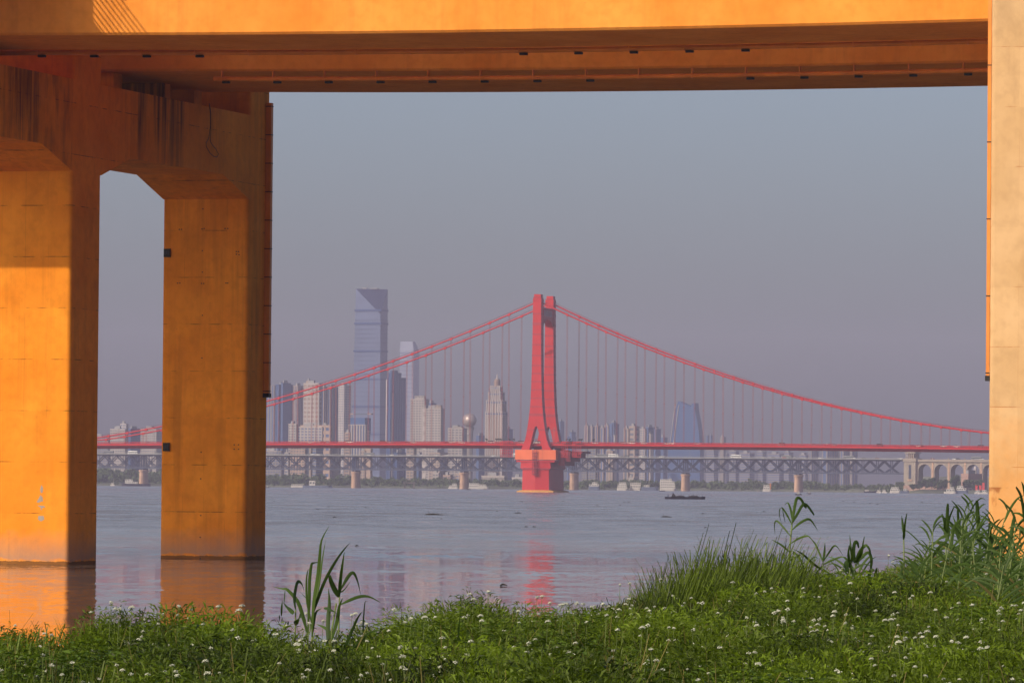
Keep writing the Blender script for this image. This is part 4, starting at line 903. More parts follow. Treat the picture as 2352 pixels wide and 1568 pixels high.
for i, a in enumerate(((2068, 1106, 1122, 5930, 22, 'small thin round tree standing alone left of the bridgehead tower'), (2112, 1104, 1122, 5880, 16, 'dark tree at the right foot of the bridgehead tower'), (2126, 1098, 1120, 5880, 22, 'tall tree in front of the first arch'),
         (2140, 1097, 1120, 5890, 20, 'dark tree covering the second arch pier foot'), (2152, 1106, 1122, 5870, 18, 'low bushy tree between the second and third arch piers'), (2166, 1102, 1124, 5870, 22, 'round tree in front of the third arch'),
         (2193, 1089, 1128, 5880, 27, 'tallest tree with a broad dark crown before the brick hall'), (2222, 1103, 1122, 5890, 24, 'tree below the pink brick hall, left one'), (2244, 1101, 1122, 5890, 26, 'tree below the pink brick hall beside the cream pier'),
         (2098, 1111, 1123, 5890, 14, 'shrubby tree against the front of the bridgehead tower'))):
    far_tree(*a, seed=100 + i)

# ================================================================== boats
M['boat white'] = pmat('boat white paint', (.48, .46, .43), .5); M['boat dark'] = pmat('dark hull paint', (.012, .012, .025), .6); M['boat blue'] = pmat('blue grey hull', (.1, .13, .2), .6)
M['cargo'] = pmat('sand cargo', (.02, .018, .022), .95); M['rust'] = pmat('rust red', (.3, .09, .05), .8); M['boat window'] = pmat('boat window', (.04, .05, .06), .3); M['boat orange'] = pmat('orange paint', (.6, .2, .05), .6)
def hull(L, Wd, H, bow=.18, sheer=.25, draft=.4):
    rings = []; n = 9
    for i in range(n):
        f = i / (n - 1); x = -L / 2 + L * f; k = 1.0
        if f > 1 - bow: k = max(.06, 1 - ((f - (1 - bow)) / bow) ** 1.8)
        if f < .08: k = .8 + .2 * f / .08
        hz = H * (1 + sheer * max(0, (f - .7) / .3) ** 2 + .1 * max(0, (.15 - f) / .15))
        rings.append([Vector((x, -Wd / 2 * k, hz)), Vector((x, Wd / 2 * k, hz)), Vector((x, Wd / 2 * k * .8, -draft)), Vector((x, -Wd / 2 * k * .8, -draft))])
    b = MB(); b.loft(rings); return b
def boat(name, label, cat, x0, x1, yw, hullmat, H, decks, flip=False, mast=None, extra=None, Wk=.2, Y=None):
    c = on_z((x0 + x1) / 2, yw) if Y is None else at((x0 + x1) / 2, yw, Y); c.z = 0
    L = (x1 - x0) / FPX * c.y; rz = (math.pi if flip else 0) + .05
    root = thing(name, c, label, cat, None, rz); Wd = max(1.4, L * Wk)
    def B(nm, mb_, mat): 
        me_o = mb_.build(nm, mat, None, link=False, loc=(0, 0, 0)); me_o.parent = root; C.objects.link(me_o); return me_o
    hb = hull(L, Wd, H); B('hull', hb, M[hullmat])
    b = MB(); b.box(-L * .47, L * .40, -Wd * .46, Wd * .46, H * .9, H * 1.02); B('deck', b, M['boat dark' if hullmat != 'boat white' else 'boat white'])
    z = H * 1.02
    for (f0, f1, hh, kw) in decks:
        b = MB(); b.box(L * f0, L * f1, -Wd * kw / 2, Wd * kw / 2, z + .002, z + hh * .86); cb = B('cabin', b, M['boat white'])
        b = MB(); n = max(2, int((f1 - f0) * L / 2.2))
        for i in range(n):
            q0 = L * f0 + (f1 - f0) * L * (i + .2) / n; q1 = L * f0 + (f1 - f0) * L * (i + .8) / n
            for sg in (-1, 1): b.box(q0, q1, sg * Wd * kw / 2 - .04, sg * Wd * kw / 2 + .04, z + hh * .35, z + hh * .72)
        wn = B('window', b, M['boat window']); wn.parent = cb; tag(wn, kind='stuff')
        b = MB(); b.box(L * f0 - .15, L * f1 + .15, -Wd * kw / 2 - .15, Wd * kw / 2 + .15, z + hh * .86, z + hh); rf = B('cabin_roof', b, M['boat white']); rf.parent = cb
        z += hh
    if mast: b = MB(); b.tube([(L * mast[0], 0, z), (L * mast[0], 0, z + mast[1])], [.12, .06], 5); b.bar((L * mast[0] - .8, 0, z + mast[1] * .7), (L * mast[0] + .8, 0, z + mast[1] * .7), .08); B('mast', b, M['boat white'])
    if extra: extra(root, B, L, Wd, H)
    return root
def barge_extra(root, B, L, Wd, H):
    for q, (x0_, x1_, hh) in enumerate(((-.28, .02, .5), (.05, .36, .6))):
        b = MB(); rg = []
        for i in range(9):
            f = i / 8; x = L * (x0_ + (x1_ - x0_) * f); h = hh * math.sin(math.pi * f) ** .6 * (1 + .2 * math.sin(i * 2.3 + q)) + .02
            rg.append([Vector((x, -Wd * .4, H)), Vector((x, -Wd * .15, H + h)), Vector((x, Wd * .15, H + h * .9)), Vector((x, Wd * .4, H))])
        b.loft(rg); B('cargo_heap', b, M['cargo'])
    for x in (-.42, -.2, -.1, .1, .2, .3, .43):
        b = MB(); b.box(L * x - .12, L * x + .12, -.2, .2, H, H + .75 + .25 * math.sin(x * 40)); B('bollard', b, M['boat dark'])
    b = MB(); b.loft([[Vector((-L * .34, -1, H)), Vector((-L * .22, -1, H)), Vector((-L * .22, 1, H)), Vector((-L * .34, 1, H))], [Vector((-L * .315, -.7, H + .9)), Vector((-L * .26, -.7, H + .9)), Vector((-L * .26, .7, H + .9)), Vector((-L * .315, .7, H + .9))], [Vector((-L * .305, -.3, H + 1.5)), Vector((-L * .285, -.3, H + 1.5)), Vector((-L * .285, .3, H + 1.5)), Vector((-L * .305, .3, H + 1.5))]]); B('wheelhouse', b, M['cargo'])
    b = MB(); b.tube([(-L * .3, 0, H + 1.5), (-L * .3, 0, H + 2.2)], .06, 5); B('mast', b, M['boat dark'])
boat('barge', 'dark loaded barge with a small stern wheelhouse, alone on open water', 'barge', 1527, 1620, 1146, 'boat dark', .95, [], extra=barge_extra)
boat('work_boat', 'small dark launch with a white cabin by the foot of the rightmost stone pier', 'boat', 1826, 1841, 1136.5, 'boat dark', .8, [(-.2, .2, 1.1, .6)], mast=(.05, .8))
boat('work_boat', 'tiny dark boat right of the rightmost stone pier', 'boat', 1853, 1863, 1134, 'boat dark', .7, [(-.1, .25, .9, .6)])
boat('work_boat', 'tiny dark boat at the foot of the second stone pier', 'boat', 1072, 1081, 1124.5, 'boat dark', .9, [(-.15, .2, 1.3, .6)])
boat('work_boat', 'tiny dark boat below the white motor vessel with a mast', 'boat', 1110, 1117, 1124, 'boat dark', .7, [(-.2, .2, 1.1, .5)])
boat('work_boat', 'tiny dark boat touching the right edge of the second ochre column', 'boat', 610, 618, 1121, 'boat dark', .8, [(-.2, .2, 1.1, .5)], Y=5700)
boat('motor_vessel', 'small white launch with a mast at far left under the truss', 'boat', 253, 264, 1116, 'boat white', 1.2, [(-.3, .25, 2.2, .7)], mast=(.2, 5), Y=6250)
boat('river_ship', 'dark hulled ship with a long white superstructure beside the far left stone pier', 'ship', 279, 346, 1118, 'boat dark', 2.6, [(-.05, .38, 2.2, .8), (.12, .38, 2.6, .7)], flip=True, Y=6220)
boat('dock_barge', 'long dark landing pontoon with a cream cabin left of the first full stone pier', 'barge', 695, 763, 1122, 'boat blue', 2.4, [(-.28, -.08, 5.2, .6)], mast=(-.25, 6), Y=6150)
boat('landing_stage', 'white roofed landing stage at the water left of the dark pontoon', 'landing stage', 668, 700, 1113, 'boat white', 1.4, [(-.45, .45, 2.2, .8)], Y=6400)
boat('cruise_ship', 'largest white cruise ship with four window decks left of a stone pier', 'ship', 1516, 1553, 1128, 'boat white', 2.6, [(-.5, .42, 2.6, .95), (-.5, .40, 2.6, .92), (-.5, .36, 2.6, .9), (-.48, .2, 2.0, .8)], mast=(.1, 4), Y=6060, Wk=.4)
boat('work_boat', 'small grey tender in front of the largest cruise ship', 'boat', 1514, 1528, 1130, 'boat dark', .8, [(-.2, .2, 1.4, .6)], Y=5500)
boat('ferry', 'white ferry with a raked funnel first right of the red pier', 'ship', 1352, 1378, 1126, 'boat blue', 4.2, [(-.45, .4, 2.2, .8), (-.2, .25, 2.2, .6)], mast=(.0, 5), Y=6150, Wk=.35)
boat('ferry', 'white three deck ferry below the white stepped building', 'ship', 1417, 1441, 1126.5, 'boat white', 2.0, [(-.45, .45, 2.3, .9), (-.42, .4, 2.3, .85), (-.3, .35, 2.2, .7)], Y=6160, Wk=.4)
boat('ferry', 'cream floating restaurant boat right of the three deck ferry', 'ship', 1446, 1473, 1127, 'boat white', 2.6, [(-.45, .4, 3.0, .9), (-.45, .45, 3.0, .9)], Y=6170, Wk=.4)
boat('dock_barge', 'dark blue moored hulk right of the cream floating boat', 'barge', 1471, 1512, 1128, 'boat blue', 4.0, [(-.3, .0, 2.2, .5)], Y=6260)
boat('ferry', 'white and orange ferry in the haze between two stone piers at the right', 'ship', 1752, 1772, 1129, 'boat white', 2.2, [(-.45, .3, 2.6, .8), (-.4, .25, 2.6, .8)], Y=6200, Wk=.4, extra=lambda r_, B, L, Wd, H: B('funnel', (lambda b: (b.box(L * .3, L * .42, -1, 1, H, H + 7), b)[1])(MB()), M['boat orange']))
boat('motor_vessel', 'tiny white boat left of the white and orange ferry', 'boat', 1738, 1746, 1129, 'boat white', 1.0, [(-.3, .2, 1.6, .7)], Y=6150)
boat('motor_vessel', 'white motor vessel with a tall mast right of the second stone pier', 'boat', 1097, 1122, 1121.5, 'boat white', 2.6, [(-.42, .3, 2.6, .8)], mast=(.0, 9), Y=6320, Wk=.3)
boat('landing_stage', 'long white two tier landing stage behind the white motor vessel', 'landing stage', 1072, 1112, 1113, 'boat white', 2.0, [(-.48, .45, 2.2, .8), (-.45, .2, 2.4, .7)], Y=6440)
boat('landing_stage', 'pale low pontoon with railings left of the second stone pier', 'landing stage', 1030, 1052, 1120.5, 'boat white', 1.4, [(-.45, .4, 2.4, .8), (-.1, .35, 2.2, .6)], Y=6380)
boat('motor_vessel', 'small grey moored boat right of the second pontoon by the stone pier', 'boat', 1055, 1066, 1120.5, 'boat white', 1.2, [(-.3, .3, 2.2, .7)], Y=6370)
boat('motor_vessel', 'dark moored boat with a white bow left of the quay', 'boat', 1984, 2012, 1131, 'boat dark', 1.6, [(-.4, -.1, 1.6, .7)], Y=6000)
boat('motor_vessel', 'small white launch first in the row by the brown wall', 'boat', 2013, 2025, 1132, 'boat white', 1.3, [(-.3, .25, 2.0, .7)], mast=(.1, 3), Y=5800)
boat('motor_vessel', 'small white launch second in the row by the brown wall', 'boat', 2026, 2038, 1132, 'boat white', 1.3, [(-.4, .15, 2.2, .7)], mast=(-.1, 3), Y=5790)
boat('ferry', 'white double deck passenger boat with a tall mast at the end of the brown wall', 'ship', 2044, 2068, 1132.5, 'boat white', 1.8, [(-.45, .4, 2.2, .85), (-.35, .3, 2.2, .8)], mast=(0, 6), Y=5780, Wk=.35)
boat('dock_barge', 'dark blue moored pontoon between the passenger boat and the brown wall', 'barge', 2066, 2088, 1132.5, 'boat blue', 2.4, [(-.1, .3, 2.0, .6)], Y=5790)
boat('motor_vessel', 'cream cabin boat at the right end of the brown wall', 'boat', 2168, 2196, 1133.5, 'boat white', 1.8, [(-.3, .35, 2.8, .7), (0, .3, 2.2, .6)], mast=(.1, 3), Y=5740)
boat('dock_barge', 'dark double tier moored pontoon under the tallest tree', 'barge', 2194, 2224, 1133.5, 'boat blue', 3.2, [(-.4, .3, 2.4, .8), (-.35, .1, 2.2, .7)], Y=5745)
boat('motor_vessel', 'white boat with a pointed bow before the white riverside building', 'boat', 2238, 2254, 1134, 'boat white', 1.5, [(-.3, .2, 2.2, .7)], Y=5700)
boat('motor_vessel', 'white boat nearest the cream pier in the moored row', 'boat', 2254, 2270, 1134.5, 'boat white', 1.6, [(-.35, .2, 2.4, .7)], Y=5690)
# concrete gate frame at the shore
gf = thing('mooring_frame', at(928, 1121, 6300), 'pale concrete goalpost shaped mooring frame at the far shore', 'mooring frame'); gf.location.z = 0
q0, q1 = at(928, 1121, 6300), at(952, 1121, 6300); zt_ = at(940, 1106.5, 6300).z
for x in (q0.x + .8, q1.x - .8):
    b = MB(); b.box(x - .8, x + .8, 6299, 6302, -1, zt_ - 1.6); b.build('post', M['stone_pale'], gf)
b = MB(); b.box(q0.x - 1, q1.x + 1, 6298.6, 6302.4, zt_ - 1.6, zt_); b.build('lintel', M['stone_pale'], gf)
# river debris
M['driftwood'] = pmat('wet driftwood', (.02, .017, .013), .8)
def drift(x, y, wpx, label, seed, grp=None):
    c = on_z(x, y); g = random.Random(seed); L = wpx / FPX * c.y; root = thing('driftwood', c, label, 'driftwood', grp)
    b = MB(); b.tube([c + Vector((-L / 2, 0, .03)), c + Vector((-L * .1, .1, .09)), c + Vector((L / 2, -.1, .04))], [L * .03 + .03, L * .05 + .04, .02], 6)
    for q in range(g.randint(2, 4)): x_ = g.uniform(-.35, .35) * L; b.tube([c + Vector((x_, 0, .06)), c + Vector((x_ + g.uniform(-.2, .2) * L, g.uniform(-.3, .3), L * g.uniform(.1, .28)))], [.04, .015], 5)
    b.build('branch', M['driftwood'], root)
drift(1191, 1178, 18, 'forked dark branch floating left of the red reflection', 1); drift(998, 1182, 42, 'long flat dark log floating mid river', 2); drift(1157, 1345, 16, 'dark twig floating near the bank left of the red reflection', 3)
drift(1532, 1187, 26, 'flat dark log floating below the barge', 4); drift(820, 1254, 8, 'small dark snag right of the second ochre column', 5)
g = random.Random(9)
for i in range(26):
    x, y = g.uniform(230, 2200), g.uniform(1150, 1215)
    if 365 < x < 612: x += 300
    drift(x, y, g.uniform(4, 10), 'small dark scrap of driftwood floating on the grey river', 20 + i, 'driftwood scraps on the river')
# ================================================================== near bank vegetation
M['weed leaf'] = leaf_mat('weed leaf', (.075, .128, .007), .3, .75)
M['grass leaf'] = leaf_mat('grass leaf', (.07, .112, .011), .3, .55)
M['dry grass'] = leaf_mat('dry grass', (.16, .14, .05), .3, .3)
M['reed leaf'] = leaf_mat('reed leaf', (.05, .095, .02), .3, .35)
M['reed stem'] = pmat('reed stem', (.12, .16, .045), .6)
M['petal'] = pmat('white petals', (.44, .46, .36), .7, .12, 40)
hid = bpy.data.collections.new('plant_variants')
def scatter(name, coll_objs, pts, rot, scl, kind='stuff'):
    coll = bpy.data.collections.new(name + '_variants')
    for o in coll_objs: coll.objects.link(o)
    me = bpy.data.meshes.new(name); me.from_pydata([tuple(p) for p in pts], [], [])
    for nm, typ, dat in (('rot', 'FLOAT', rot), ('scl', 'FLOAT', scl), ('pick', 'INT', rng.integers(0, len(coll_objs), len(pts)))):
        a = me.attributes.new(nm, typ, 'POINT'); a.data.foreach_set('value', np.asarray(dat))
    o = bpy.data.objects.new(name, me); C.objects.link(o); tag(o, kind=kind)
    g = bpy.data.node_groups.new(name + '_scatter', 'GeometryNodeTree')
    g.interface.new_socket('Geometry', in_out='INPUT', socket_type='NodeSocketGeometry'); g.interface.new_socket('Geometry', in_out='OUTPUT', socket_type='NodeSocketGeometry')
    N = g.nodes; gi = N.new('NodeGroupInput'); go = N.new('NodeGroupOutput'); ci = N.new('GeometryNodeCollectionInfo'); ci.inputs['Collection'].default_value = coll
    ci.inputs['Separate Children'].default_value = True; ci.inputs['Reset Children'].default_value = True
    ip = N.new('GeometryNodeInstanceOnPoints'); ip.inputs['Pick Instance'].default_value = True
    def attr(nm, t): n = N.new('GeometryNodeInputNamedAttribute'); n.data_type = t; n.inputs['Name'].default_value = nm; return n.outputs[0]
    cx = N.new('ShaderNodeCombineXYZ'); g.links.new(attr('rot', 'FLOAT'), cx.inputs[2])
    cs = N.new('ShaderNodeCombineXYZ'); s_ = attr('scl', 'FLOAT')
    for q in range(3): g.links.new(s_, cs.inputs[q])
    g.links.new(gi.outputs[0], ip.inputs['Points']); g.links.new(ci.outputs[0], ip.inputs['Instance']); g.links.new(attr('pick', 'INT'), ip.inputs['Instance Index'])
    er = N.new('FunctionNodeEulerToRotation'); g.links.new(cx.outputs[0], er.inputs[0]); g.links.new(er.outputs[0], ip.inputs['Rotation']); g.links.new(cs.outputs[0], ip.inputs['Scale']); g.links.new(ip.outputs[0], go.inputs[0])
    md = o.modifiers.new('scatter', 'NODES'); md.node_group = g
    return o
def weed_variant(seed, h=.45, rad=.26, n=330):
    g = np.random.default_rng(seed); V = []; F = []
    def leaf(p, d, L, wd):
        d = d / np.linalg.norm(d); side = np.cross(d, g.normal(size=3)); side /= np.linalg.norm(side); droop = np.array([0, 0, -L * .25]); o = len(V)
        V.extend([p, p + d * L * .5 + side * wd, p + d * L * .5 - side * wd, p + d * L + droop]); F.extend([(o, o + 1, o + 2), (o + 1, o + 3, o + 2)])
    for i in range(n):
        an = g.random() * 6.283; rr = rad * math.sqrt(g.random()); z = h * (g.random() ** .55) * (1 - .5 * (rr / rad) ** 2)
        p = np.array([rr * math.cos(an), rr * math.sin(an), z]); d = np.array([math.cos(an) * .8 + .25, math.sin(an) * .8, .35 + .9 * g.random()]) + g.normal(size=3) * .45
        L = .035 + .05 * g.random(); leaf(p, d, L, .003 + .0035 * g.random())
        if g.random() < .5: leaf(p + d / np.linalg.norm(d) * L * .4, d + g.normal(size=3) * .8, L * .7, .0035); 
    for i in range(9):   # stems
        an = g.random() * 6.283; p = np.array([math.cos(an), math.sin(an), 0]) * rad * .3; d = np.array([math.cos(an) * .35 + .1, math.sin(an) * .35, 1]); o = len(V)
        V.extend([p + [.004, 0, 0], p - [.004, 0, 0], p + d * h * .95]); F.append((o, o + 1, o + 2))
    me = bpy.data.meshes.new('weed'); me.from_pydata([tuple(v) for v in V], [], F); me.materials.append(M['weed leaf'])
    return bpy.data.objects.new('weed', me)
def grass_variant(seed, h=.5, n=40, mat='grass leaf', spread=.16, wd=.006):
    g = np.random.default_rng(seed); V = []; F = []
    for i in range(n):
        p = np.array([g.normal() * spread * .6, g.normal() * spread * .6, 0]); an = g.random() * 6.283; ln = h * (.55 + .6 * g.random()); le = .08 + .34 * g.random() ** 1.4
        d = np.array([math.cos(an) * le + .12, math.sin(an) * le, 1]); sd_ = np.array([-math.sin(an), math.cos(an), 0]) * wd
        o = len(V); q1 = p + d * ln * .5; q2 = p + d * ln * .85 + np.array([math.cos(an), math.sin(an), 0]) * ln * le * .4; q3 = q2 + np.array([math.cos(an) * .3, math.sin(an) * .3, .02 - .1 * le]) * ln * .5
        V.extend([p - sd_, p + sd_, q1 - sd_, q1 + sd_, q2 - sd_ * .6, q2 + sd_ * .6, q3]); F.extend([(o, o + 1, o + 3, o + 2), (o + 2, o + 3, o + 5, o + 4), (o + 4, o + 5, o + 6)])
    me = bpy.data.meshes.new('grass'); me.from_pydata([tuple(v) for v in V], [], F); me.materials.append(M[mat])
    return bpy.data.objects.new('grass', me)
def bank_points(n, y0=30.5, past=1.8, xk=.135, cond=None):
    out = []
    while len(out) < n:
        Y = y0 + (101 - y0) * rng.random(); X = (rng.random() * 2 - 1) * (xk * Y + .8)
        if Y > edge(X) + past: continue
        if rng.random() > min(1, 1.25 - .006 * (Y - 33)): continue
        if cond and not cond(X, Y): continue
        out.append((X, Y, bank_z(X, Y) - .02))
    return out
pts = bank_points(15500)
sc_ = [(.6 + .7 * rng.random()) * (1 + .28 * math.sin(p[0] * 2.1 + p[1] * .7) * math.sin(p[1] * .53 - p[0])) for p in pts]
scatter('weed_cover', [weed_variant(40 + i) for i in range(12)], pts, rng.random(len(pts)) * 6.28, sc_)
pts = bank_points(3700); scatter('short_grass', [grass_variant(70 + i, .5, 26) for i in range(6)], pts, rng.random(len(pts)) * 1.5 - .6, .7 + .5 * rng.random(len(pts)))
def patchy(X, Y): return Y < edge(X) - 4 and math.sin(X * 1.1 + 2) * math.sin(Y * .31 + X * .6) + .35 * math.sin(X * 3.1 - Y * .8) > .35
M['broad leaf'] = leaf_mat('broad leaf', (.06, .11, .01), .25, .4)
def broad_variant(seed):
    g = np.random.default_rng(seed); V = []; F = []
    for i in range(60):
        an = g.random() * 6.283; rr = .22 * math.sqrt(g.random()); z = .1 + .42 * g.random(); p = np.array([rr * math.cos(an), rr * math.sin(an), z]); d = np.array([math.cos(an), math.sin(an), .2 + .5 * g.random()]); d /= np.linalg.norm(d)
        s = np.cross(d, [0, 0, 1]) + g.normal(size=3) * .25; s /= np.linalg.norm(s); L = .035 + .045 * g.random(); o = len(V); wd = L * .2
        V.extend([p, p + d * L * .4 + s * wd, p + d * L * .45 - np.array([0, 0, .008]), p + d * L * .4 - s * wd, p + d * L - np.array([0, 0, L * .3])]); F.extend([(o, o + 1, o + 2), (o, o + 2, o + 3), (o + 1, o + 4, o + 2), (o + 2, o + 4, o + 3)])
    me = bpy.data.meshes.new('broad_weed'); me.from_pydata([tuple(v) for v in V], [], F); me.materials.append(M['broad leaf']); return bpy.data.objects.new('broad_weed', me)
pts = bank_points(1000, cond=patchy); scatter('broad_weeds', [broad_variant(170 + i) for i in range(5)], pts, rng.random(len(pts)) * 6.28, .8 + .5 * rng.random(len(pts)))
pts = bank_points(1100); scatter('dead_stems', [grass_variant(180 + i, .75, 7, 'dry grass', .2, .0035) for i in range(5)], pts, rng.random(len(pts)) * 2 - 1, .6 + .5 * rng.random(len(pts)))
# taller bushy weeds along the crest
pts = []
for x, y, n in ((225, 1440, 8), (250, 1440, 10), (275, 1445, 6), (330, 1440, 3), (460, 1430, 4), (930, 1402, 5), (1000, 1392, 8), (1090, 1380, 8), (1105, 1378, 6), (1210, 1378, 4), (1300, 1376, 5), (640, 1420, 4), (1240, 1400, 4)):
    for _ in range(n):
        X0 = ray(x + rng.normal() * 12, y).x; Y = 40
        for _k in range(30): Y = edge(X0 * Y) - .4
        Y += rng.normal() * .6; pts.append((X0 * Y, Y, bank_z(X0 * Y, Y)))
scatter('tall_weeds', [weed_variant(140 + i, .62, .2, 300) for i in range(5)], pts, rng.random(len(pts)) * 6.28, .7 + .45 * rng.random(len(pts)))
# dense grass hump and dry fringe
def crest_pts(x0, x1, n, d0, d1):
    out = []
    for _ in range(n):
        x = x0 + (x1 - x0) * rng.random(); u = ray(x, 1330).x; Y = 60.
        for _k in range(40): Y = edge(u * Y)
        Y += d0 + (d1 - d0) * rng.random(); out.append((u * Y, Y, bank_z(u * Y, Y), x))
    return out
pp = crest_pts(1390, 1930, 900, -3.6, .5)
def hump(x): return float(np.interp(x, [1390, 1470, 1540, 1610, 1680, 1760, 1830, 1930], [.3, .52, .75, .95, 1.0, .88, .66, .4]))
scatter('grass_hump', [grass_variant(90 + i, .7 + .1 * i, 16, spread=.26, wd=.0075) for i in range(7)], [p[:3] for p in pp], rng.random(len(pp)) * 1.2 - .5, [hump(p[3]) * (.5 + .62 * rng.random() ** .7) for p in pp])
pp = crest_pts(1340, 1560, 260, -3.5, .3) + crest_pts(1890, 2350, 500, -6, .3) + crest_pts(640, 700, 30, -1, .5)
scatter('dry_grass_fringe', [grass_variant(110 + i, .42, 30, 'dry grass') for i in range(3)] + [grass_variant(115 + i, .45, 30) for i in range(2)], [p[:3] for p in pp], rng.random(len(pp)) * 1.2 - .5, .6 + .5 * rng.random(len(pp)))

# white umbel flowers: three hundred of the nearest as things, the far rest as one mass
def umbel(seed, r):
    g = np.random.default_rng(seed); b = MB()
    for i in range(26):
        q = i * 2.39996; rr = r * math.sqrt((i + .5) / 26); z = .56 - .55 * r * (rr / r) ** 2 + g.normal() * .003; c = np.array([rr * math.cos(q) + .03, rr * math.sin(q), z]); s = .0045 + .0025 * g.random(); n = 5; a0 = g.random() * 6
        b.add([tuple(c + [s * math.cos(a0 + 6.283 * k / n), s * math.sin(a0 + 6.283 * k / n), .003 * (k % 2)]) for k in range(n)] + [tuple(c + [0, 0, .005])], [(k, (k + 1) % n, n) for k in range(n)], 0)
        if i % 3 == 0: b.add([tuple(c - [.001, 0, .001]), tuple(c + [.001, 0, -.001]), (.026, 0, .525)], [(0, 1, 2)], 1)
    b.tube([(0, 0, 0), (.012, 0, .2), (.026, 0, .528)], [.0028, .0024, .0018], 4, 1)
    o = b.build('umbel_flower', [M['petal'], M['reed stem']], None, link=False, loc=(0, 0, 0)); return o.data
UM = [umbel(200 + i, .011 + .0022 * i) for i in range(6)]
fl = []
while len(fl) < 640:
    x, y = rng.random() * 2352, 1310 + rng.random() * 258; d = ray(x, y); Y = (4.2 - EYE) / d.z
    if not 34 < Y < 95: continue
    X = d.x * Y
    if Y > edge(X) - .1 or (x > 1950 and y < 1420 and rng.random() < .75) or (1480 < x < 1900 and y < 1370): continue
    if math.sin(X * 1.7 + 1) * math.sin(Y * .6 + X * .4) < -.45 and rng.random() < .8: continue
    fl.append((X, Y))
fl.sort(key=lambda q: q[1])
for X, Y in fl[:300]:
    k = .5 + .65 * rng.random(); o = inst('umbel_flower', UM[rng.integers(0, 6)], None, (X, Y, bank_z(X, Y) + .42 * (1 - k) + .05 * rng.random()), rng.random() * 1.2 - .6, (k, k, k)); o.location.z = bank_z(X, Y) - .02 + max(0, .52 - .56 * k) * .8
    o.rotation_euler = (rng.normal() * .12, .12 + rng.normal() * .14, rng.random() * 6.28)
    tag(o, 'flat white umbel flower head on a thin stem among the green bank weeds', 'flower', 'white umbel flowers on the bank')
far_u = []
for q in range(6): far_u.append(bpy.data.objects.new('umbel', UM[q]))
scatter('far_umbel_flowers', far_u, [(X, Y, bank_z(X, Y) + .02) for X, Y in fl[300:]], rng.random(len(fl) - 300) * 1.2 - .6, .75 + .5 * rng.random(len(fl) - 300))

# ------------------------------------------------------------------ reeds
def blade(pts, wd, fold=.35, seed=0, flat=False):
    """ribbon leaf along points: two strips meeting in a shallow fold, tapering to a tip"""
    P = [Vector(p) for p in pts]; Q = []
    for i in range(len(P) - 1):
        a, b_, c, d = P[max(i - 1, 0)], P[i], P[i + 1], P[min(i + 2, len(P) - 1)]
        for t in (0, .34, .67): Q.append(.5 * ((2 * b_) + (c - a) * t + (2 * a - 5 * b_ + 4 * c - d) * t * t + (3 * b_ - a - 3 * c + d) * t ** 3))
    Q.append(P[-1]); n = len(Q); g = random.Random(seed); tw = g.uniform(-.6, .6); b = MB(); vs = []
    for i, q in enumerate(Q):
        f = i / (n - 1); d = (Q[min(i + 1, n - 1)] - Q[max(i - 1, 0)]).normalized(); view = Vector((math.sin(tw + f * .7), -math.cos(tw + f * .7), .15))
        sd_ = d.cross(view).normalized(); k = min(1, .35 + f * 3.2) * (1 - max(0, (f - .45) / .55) ** 1.4) if not flat else min(1, .5 + f * 3) * (1 - max(0, f - .8) * 1.5)
        w_ = wd * .5 * max(.04, k); nn = sd_.cross(d)
        vs += [q - sd_ * w_, q + nn * w_ * fold, q + sd_ * w_]
    b.add(vs, [(3 * i + j, 3 * i + j + 1, 3 * i + j + 4, 3 * i + j + 3) for i in range(n - 1) for j in (0, 1)]); return b
def reed_root(p, label, group=None): return thing('reed', p, label, 'reed', group)
def traced(root, Y, conv, stems, leaves, seed):
    g = random.Random(seed)
    for pts, r0 in stems:
        b = MB(); b.tube([at(*conv(*q), Y + .03 * i) for i, q in enumerate(pts)], [r0 * (1 - .5 * i / len(pts)) for i in range(len(pts))], 6); b.build('stem', M['reed stem'], root, smooth=True)
    for i, (pts, wd) in enumerate(leaves):
        dy = g.uniform(-.35, .35); c = [at(*conv(*q), Y + dy * k / max(1, len(pts) - 1)) for k, q in enumerate(pts)]
        blade(c, wd, .3, seed * 31 + i, flat=len(pts) == 2 or wd > .034).build('leaf', M['reed leaf'], root, smooth=True)
cv5 = lambda zx, zy: ((640 + zx / 4.612) / 1.0221, (1220 + zy / 4.612) / 1.0221)
r1 = reed_root(on_z(720, 1540, 3.72), 'tallest bright reed clump left of centre with long upright leaves', 'reeds')
traced(r1, 46, cv5, [([(380, 1600), (380, 1240)], .012), ([(405, 1600), (430, 1250)], .012)],
       [([(425, 1260), (445, 900), (490, 600), (510, 400), (530, 220), (615, 60)], .030), ([(400, 1240), (440, 1000), (500, 700), (535, 450), (575, 210)], .022), ([(380, 1240), (395, 900), (400, 650), (420, 490), (445, 464), (520, 455)], .028),
        ([(440, 1010), (480, 880), (570, 650), (680, 450), (780, 310), (840, 245)], .026), ([(430, 1150), (375, 900), (365, 700), (375, 570), (395, 520)], .018), ([(430, 1260), (455, 1050), (480, 985), (535, 955)], .02),
        ([(380, 1240), (330, 1050), (270, 880), (160, 755), (110, 745), (0, 720)], .034), ([(365, 850), (320, 800), (275, 770)], .008)], 1)
r2 = reed_root(on_z(658, 1540, 3.72), 'short reed with broad drooping leaves at the left of the centre-left clump', 'reeds')
traced(r2, 45.5, cv5, [([(243, 1560), (243, 1320), (250, 970)], .009)], [([(250, 970), (235, 850), (262, 690), (295, 668), (325, 710), (342, 780)], .03), ([(228, 1015), (170, 950), (122, 902)], .036), ([(245, 1135), (275, 1060), (312, 1028)], .04), ([(95, 1040), (100, 920), (108, 850)], .016), ([(125, 900), (130, 820), (135, 750)], .01)], 2)
r3 = reed_root(on_z(780, 1545, 3.72), 'leafy reed with broad folded leaves at the right of the centre-left clump', 'reeds')
